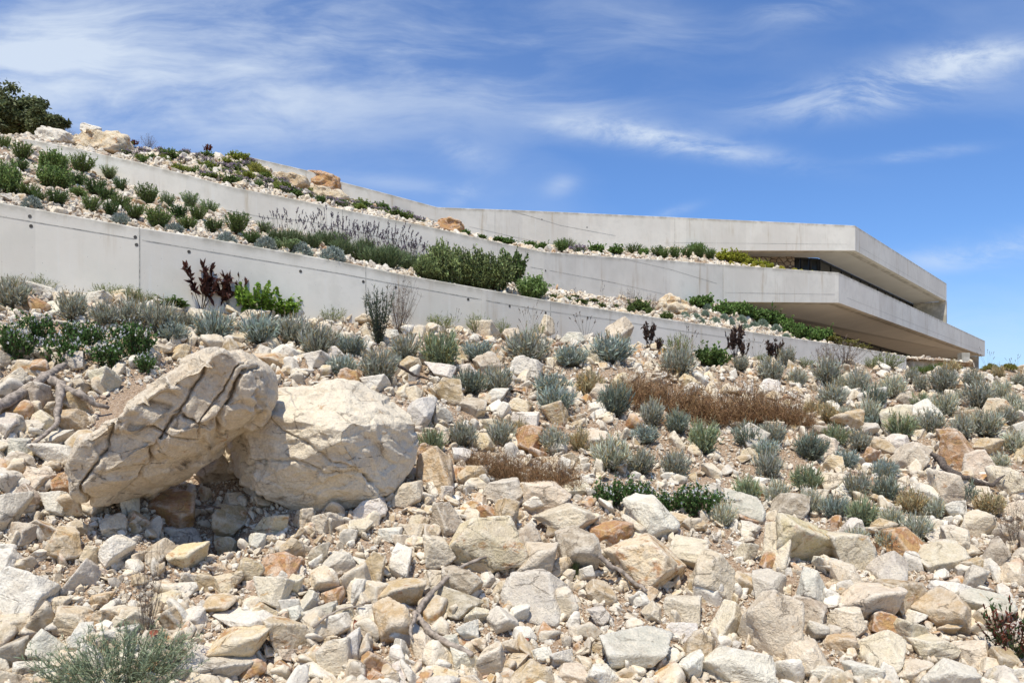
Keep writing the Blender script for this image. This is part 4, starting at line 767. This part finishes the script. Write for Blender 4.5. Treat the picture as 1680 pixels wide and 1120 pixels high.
def tree(px, py, w, h, Y, label, seed):
    r_ = np.random.default_rng(seed); b = P(px, py, Y); s = h*Y/F; rw = w*Y/F/2; root = empty('tree', tuple(b), label, 'tree', 'trees on the hilltop skyline')
    tr = [tube([(0, 0, -.5), (.05*s, 0, s*.3), (.0, .05, s*.6)], (.12*s/3+.05, .08*s/3+.03, .04), 9, seed)]; L = []
    for k in range(20):
        a = r_.random()*6.28; z0 = s*r_.uniform(.1, .5); e = np.array([math.cos(a)*rw*r_.uniform(.4, .9), math.sin(a)*rw*.8, s*r_.uniform(.35, .95)]); tr.append(tube([(0, 0, z0), e*.5+[0, 0, z0*.6], e], (.05, .035, .015), 6, seed+k))
        for c in range(7): L.append(e*r_.uniform(.55, 1.05)+r_.normal(size=3)*[rw*.22, rw*.22, s*.09])
    L = np.array(L); n = 150; pos = np.repeat(L, n, 0)+r_.normal(size=(len(L)*n, 3))*[rw*.10, rw*.10, s*.05]; pos[:, 2] = np.abs(pos[:, 2]); cl = np.repeat(r_.uniform(.6, 1.4, len(L)), n)[:, None]
    f = blades(pos, unit(r_.normal(size=pos.shape)), .11*r_.uniform(.7, 1.3, len(pos)), .05, cvar((.15, .17, .07), len(pos), r_, .35)*cl, .1, r_)
    v, t, c = join(tr); link('trunk', mesh('trunk', v, t, smooth=True, mat=M['bark']), root); v, t, c = f; link('crown', mesh('crown', v, t, c, mat=M['leaf']), root)
tree(-40, 235, 120, 100, 23, 'large dark green tree cut by the left edge on the skyline', 1); tree(22, 228, 84, 66, 22.5, 'dark green bushy tree left of the skyline boulders', 2); tree(74, 226, 44, 44, 22, 'smaller dark tree thinning out just behind the whitish block boulder', 3); tree(-110, 240, 120, 130, 25, 'tall dark tree beyond the left edge of the hilltop', 4)

# branches and sticks
bpy.context.view_layer.update(); DG = bpy.context.evaluated_depsgraph_get()
def branch(name, segs, mat, label, cat='branch', r=1, surf='slope_ground', lift=.05):
    root = None; parts = []
    for pts, rads in segs:
        Q = []
        ys = []
        for x, y in pts:
            best = 1e9
            for ox, oy in ((0, 0), (-4, -4), (4, 4), (6, -3), (-6, 3)):
                ok, loc, *_ = SC.ray_cast(DG, Vector((0, 0, 0)), Vector(((x+ox-CX)/F, 1, (HZ-y-oy)/F)).normalized())
                if ok: best = min(best, loc.y)
            ys.append(best)
        ys = [min(v, (ys[max(0, i-1)]+ys[min(len(ys)-1, i+1)])/2+.03) for i, v in enumerate(ys)]
        for (x, y), v, rr in zip(pts, ys, rads): Q.append(P(x, y, v-rr*.6))
        parts.append((Q, rads))
    root = empty(name, tuple(parts[0][0][0]), label, cat); o = np.array(parts[0][0][0])
    for i, (Q, rads) in enumerate(parts):
        v, t, c = tube([q-o for q in Q], [a_*(1. if 'left edge' in label else .68) for a_ in rads], 9, i+len(label)); link('stem' if i == 0 else 'side_branch', mesh('stem', v, t, smooth=True, mat=mat), root)
    return root
branch('fallen_branch', [([(-20, 675), (30, 650), (75, 618), (104, 600)], (.055, .05, .045, .03)), ([(72, 618), (98, 630), (130, 645), (180, 668)], (.055, .045, .035, .02)), ([(100, 634), (97, 668), (98, 690), (75, 712), (52, 730)], (.04, .03, .022, .018, .012))], M['wood'], 'thick forked grey branch lying on stones at the left edge')
branch('fallen_branch', [([(797, 914), (762, 925), (730, 950), (700, 980), (682, 1008)], (.016, .02, .026, .03, .034)), ([(680, 1003), (705, 1032), (740, 1055), (775, 1075)], (.042, .036, .032, .026)), ([(682, 1008), (672, 1030), (676, 1050)], (.03, .018, .01))], M['wood'], 'bent grey driftwood branch with an elbow on the lower centre rocks', lift=.12)
branch('fallen_branch', [([(982, 912), (1010, 930), (1036, 950), (1060, 968)], (.03, .028, .026, .022))], M['wood'], 'short straight bleached stick beside the rust-stained slab', lift=.10)
branch('dead_root', [([(1528, 742), (1540, 752), (1552, 768), (1575, 782), (1605, 792), (1630, 796)], (.035, .055, .06, .05, .05, .035)), ([(1552, 766), (1548, 752), (1538, 748)], (.03, .03, .02)), ([(1628, 796), (1640, 784), (1648, 780)], (.03, .02, .01)), ([(1536, 750), (1530, 765), (1532, 780)], (.025, .018, .01))], M['darkwood'], 'gnarled dark root lying below the rust-orange upright rocks', lift=.16)
branch('stick', [([(655, 600), (675, 612), (705, 622)], (.03, .028, .015))], M['darkwood'], 'short dark stick lying above the tan rocks at mid slope')
branch('stick', [([(513, 1030), (535, 1010), (560, 998), (598, 992)], (.012, .012, .010, .007))], M['wood'], 'thin curved stick among small stones left of the driftwood branch', lift=.06)
branch('stick', [([(322, 833), (345, 830), (362, 834)], (.014, .014, .01))], M['darkwood'], 'small dark stick on the orange rock below the tilted slab', lift=.12)
# fallen leaves
LF = simple('dead_leaf', (.28, .09, .05), .6, .3, .3, 30)
def leaf(px, py, L, label, ang):
    p, n = hit(px, py); s = L*p[1]/F; V = []; T = []; k = 9
    for i in range(k):
        t = i/(k-1); w = .22*math.sin(math.pi*t)**.8+.01; z = .10*math.sin(t*3)
        V += [(t-.5, -w, z+.08), (t-.5, 0, z), (t-.5, w, z+.08)]
    for i in range(k-1):
        for j in range(2): a = i*3+j; T.append((a, a+1, a+4, a+3))
    o = link('fallen_leaf', mesh('fallen_leaf', np.array(V)*s, T, smooth=True, mat=LF), None, label, 'leaf', loc=tuple(P(px, py, p[1]-.12))); o.rotation_euler = (1.1, ang, .2)
leaf(583, 1028, 26, 'red-brown fallen leaf standing on edge left of the tall tan rock', 1.4); leaf(250, 1040, 24, 'red-brown fallen leaf near the top of the feathery plant', -.5); leaf(45, 1062, 24, 'red-brown fallen leaf among stones at the lower left corner', .8); leaf(858, 1052, 22, 'pale reddish fallen leaf on gravel right of the driftwood branch', -.4)

# ------------------------------------------------------------------ labels that tell look-alikes apart
LMK = {'slope_ground': [('the tilted slab boulder', 280, 700), ('the rounded boulder', 520, 735), ('the forked grey branch', 60, 645), ('the bent driftwood branch', 720, 1000), ('the short bleached stick', 1022, 940), ('the wide dry thicket', 1160, 660), ('the small dead bushes', 845, 765), ('the gnarled dark root', 1585, 780), ('the white-flowered weeds', 120, 575),
        ('the green weed patch', 1095, 825), ('the feathery bottom plant', 195, 1080), ('the tall maroon shrub', 335, 480), ('the feathery wall shrub', 621, 530), ('the red-brown weed', 1655, 1030), ('the planter wall', 1535, 600), ('the big rust-streaked rock', 789, 891), ('the angular white block', 1074, 849), ('the orange rock', 285, 834), ('the rust-edged tan rock', 1487, 981),
        ('the flat grey bottom slab', 1049, 1072), ('the upright tan rock', 714, 774), ('the big yellowish rock', 1332, 893), ('the pale block by the wall', 1016, 540), ('the seed stalks', 868, 530), ('the square whitish rock', 187, 908)],
    'lower_terrace_ground': [('the big leafy shrub', 770, 440), ('the broad-leaved shrub', 842, 445), ('the craggy streaked rock', 1105, 500), ('the left edge', 0, 300), ('the wall joint', 229, 370), ('the lavender', 560, 410), ('the lower balcony', 1250, 500), ('the wall corner joint', 862, 440), ('the low planter', 1480, 590)],
    'upper_terrace_ground': [('the broad skyline boulder', 162, 230), ('the orange-brown boulder', 528, 294), ('the lone tan rock', 736, 370), ('the stone wall', 1250, 425), ('the upper wall joint', 812, 370), ('the balcony corner', 1376, 447), ('the skyline', 340, 250), ('the middle wall joint', 562, 345)]}
LMK['hilltop_ground'] = LMK['upper_terrace_ground']
def rel(x, y, surf, own):
    best = min((l for l in LMK[surf] if math.hypot(l[1]-x, l[2]-y) > 9), key=lambda l: math.hypot(l[1]-x, (l[2]-y)*1.2)); dx = x-best[1]; dy = y-best[2]; d = math.hypot(dx, dy)
    if abs(dx) > 2.2*abs(dy): w = 'right of' if dx > 0 else 'left of'
    elif abs(dy) > 2.2*abs(dx): w = 'below' if dy > 0 else 'above'
    else: w = ('below' if dy > 0 else 'above')+(' right of' if dx > 0 else ' left of')
    return (w if d > 95 or ' ' in w else 'just '+w)+' '+best[0]
ORD = ['first', 'second', 'third', 'fourth', 'fifth', 'sixth', 'seventh', 'eighth', 'ninth', 'tenth', 'eleventh', 'twelfth', 'thirteenth', 'fourteenth', 'fifteenth']
buckets = {}
for o, kind, word, x, y, w, h, surf in REG:
    if kind == 'rock':
        if surf == S: size = 'large' if w > 78 else ('medium' if w > 46 else 'small')
        sh = 'flat' if h < w*.56 else ('upright' if h > w*1.0 else ''); desc = ' '.join(t for t in (size, sh, word, 'rock') if t); o['category'] = 'rock'; o['group'] = 'pale broken rocks of the scree'
    else:
        desc = (word+' ' if word else '')+NAMES[kind][1]
        if kind == 'silver': desc = ('wide ' if w > 54 else ('small ' if w < 37 else ''))+desc
    buckets.setdefault((desc, rel(x, y, surf, kind)), []).append((x, o))
for (d, r), L in buckets.items():
    L.sort(key=lambda t: t[0])
    for i, (x, o) in enumerate(L):
        lb = d+' '+r
        if len(L) > 1: lb += ', leftmost' if i == 0 else (', rightmost' if i == len(L)-1 else ', '+ORD[min(i, 14)]+' from left')
        o['label'] = lb

# ------------------------------------------------------------------ sky, sun, camera
el = math.radians(65); sh_ = np.array([-.36, -.93]); sh_ /= np.linalg.norm(sh_)
sd = Vector((sh_[0]*math.cos(el), sh_[1]*math.cos(el), math.sin(el)))
ld = bpy.data.lights.new('sun', 'SUN'); ld.energy = 5.0; ld.angle = math.radians(.5); ld.color = (1, .945, .845); lo = bpy.data.objects.new('sun', ld); COL.objects.link(lo); lo.rotation_euler = sd.to_track_quat('Z', 'Y').to_euler(); lo.location = (0, 0, 40)
wd = bpy.data.worlds.new('World'); SC.world = wd; wd.use_nodes = True; t = wd.node_tree; t.nodes.clear(); g = G(t)
sky = g.n('ShaderNodeTexSky', sky_type='NISHITA'); sky.sun_disc = False; sky.sun_elevation = el; sky.sun_rotation = math.atan2(sh_[0], sh_[1]); sky.altitude = 100; sky.air_density = 1.0; sky.dust_density = .3; sky.ozone_density = 2.5
tc = g.n('ShaderNodeTexCoord').outputs['Generated']; sp = g.n('ShaderNodeSeparateXYZ'); g.l(tc, sp.inputs[0])
ay = g.math('MAXIMUM', g.math('ABSOLUTE', sp.outputs[1]), .05); U_ = g.math('DIVIDE', sp.outputs[0], ay); V_ = g.math('DIVIDE', sp.outputs[2], ay)
cv = g.n('ShaderNodeCombineXYZ'); g.l(U_, cv.inputs[0]); g.l(V_, cv.inputs[1]); uvv = cv.outputs[0]
warp = g.n('ShaderNodeTexNoise'); g.l(uvv, warp.inputs['Vector']); warp.inputs['Scale'].default_value = 3; warp.inputs['Detail'].default_value = 3
wv = g.n('ShaderNodeVectorMath', operation='MULTIPLY_ADD'); g.l(warp.outputs['Color'], wv.inputs[0]); wv.inputs[1].default_value = (.16, .10, 0); g.l(uvv, wv.inputs[2]); w_ = wv.outputs[0]
def gl(px, py, rx, ry, rot=0, amp=1.):
    u0 = (px-CX)/F; v0 = (HZ-py)/F; du = g.math('SUBTRACT', U_, u0); dv = g.math('SUBTRACT', V_, v0); c, s = math.cos(rot), math.sin(rot)
    a = g.math('ADD', g.math('MULTIPLY', du, c), g.math('MULTIPLY', dv, s)); b = g.math('SUBTRACT', g.math('MULTIPLY', dv, c), g.math('MULTIPLY', du, s))
    a = g.math('POWER', g.math('ABSOLUTE', g.math('DIVIDE', a, rx/F)), 2.); b = g.math('POWER', g.math('ABSOLUTE', g.math('DIVIDE', b, ry/F)), 2.)
    return g.math('MULTIPLY', g.math('EXPONENT', g.math('MULTIPLY', g.math('ADD', a, b), -1.)), amp)
def add(*L):
    r = L[0]
    for x in L[1:]: r = g.math('ADD', r, x)
    return r
st1 = g.noise(g.mapping(w_, (3.2, 13, 1), (0, 0, -.18)), 1.0, 9, .62, .4); st2 = g.noise(g.mapping(w_, (5, 16, 1), (0, 0, -.22), (3, 2, 0)), 1.0, 9, .65, .5); soft = g.noise(g.mapping(w_, (1.6, 4.5, 1), (0, 0, -.05), (7, 1, 0)), 1.0, 6, .55)
veil = add(gl(150, 110, 470, 130, .0, .95), gl(620, 60, 420, 80, -.1, .62), gl(1050, 40, 200, 40, -.15, .4), gl(880, 160, 200, 36, -.2, .4), gl(430, 180, 420, 60, .02, .45), gl(0, 60, 300, 90, 0, .4), gl(1640, 560, 300, 90, 0, .35))
strk = add(gl(1130, 238, 160, 18, -.16, 1.1), gl(1010, 215, 120, 22, -.1, .8), gl(1500, 130, 200, 34, .20, 1.0), gl(1390, 170, 170, 24, .1, .5), gl(1600, 90, 100, 20, .1, .8), gl(1620, 412, 140, 22, .14, 1.1), gl(760, 250, 60, 22, -.3, .5), gl(1310, 20, 80, 26, .1, .6), gl(1500, 255, 90, 9, .12, .6), gl(920, 305, 26, 16, .3, .5), gl(640, 300, 120, 14, -.1, .4), gl(1100, 350, 40, 8, .3, .4), gl(760, 320, 30, 14, .6, .4))
a1 = g.math('MULTIPLY', veil, g.mr(g.math('ADD', g.math('MULTIPLY', st1, .55), g.math('MULTIPLY', soft, .55)), .40, .66, .08, 1.0)); a2 = g.math('MULTIPLY', strk, g.mr(st2, .36, .62, .12, 1.)); fa = g.mr(soft, .48, .72, 0, .14)
cl = g.math('MINIMUM', add(g.math('MULTIPLY', a1, .75), g.math('MULTIPLY', a2, .62), fa), .85)
tint = g.mix(1., sky.outputs[0], (.68, .92, 1.26), 'MULTIPLY')
col = g.mix(cl, tint, (5.6, 6.3, 7.2))
bg = g.n('ShaderNodeBackground'); g.l(col, bg.inputs[0]); bg.inputs[1].default_value = .132; wo = g.n('ShaderNodeOutputWorld'); g.l(bg.outputs[0], wo.inputs[0])
cd = bpy.data.cameras.new('camera'); co = bpy.data.objects.new('camera', cd); COL.objects.link(co); co.location = (0, 0, 0); co.rotation_euler = (math.radians(90), 0, 0)
cd.sensor_width = 36; cd.lens = F/1680*36; cd.shift_y = (HZ-560)/1680; cd.clip_end = 2000; cd.clip_start = .05; SC.camera = co
SC.view_settings.view_transform = 'Standard'; SC.view_settings.look = 'None'; SC.view_settings.exposure = 0; SC.cycles.max_bounces = 6
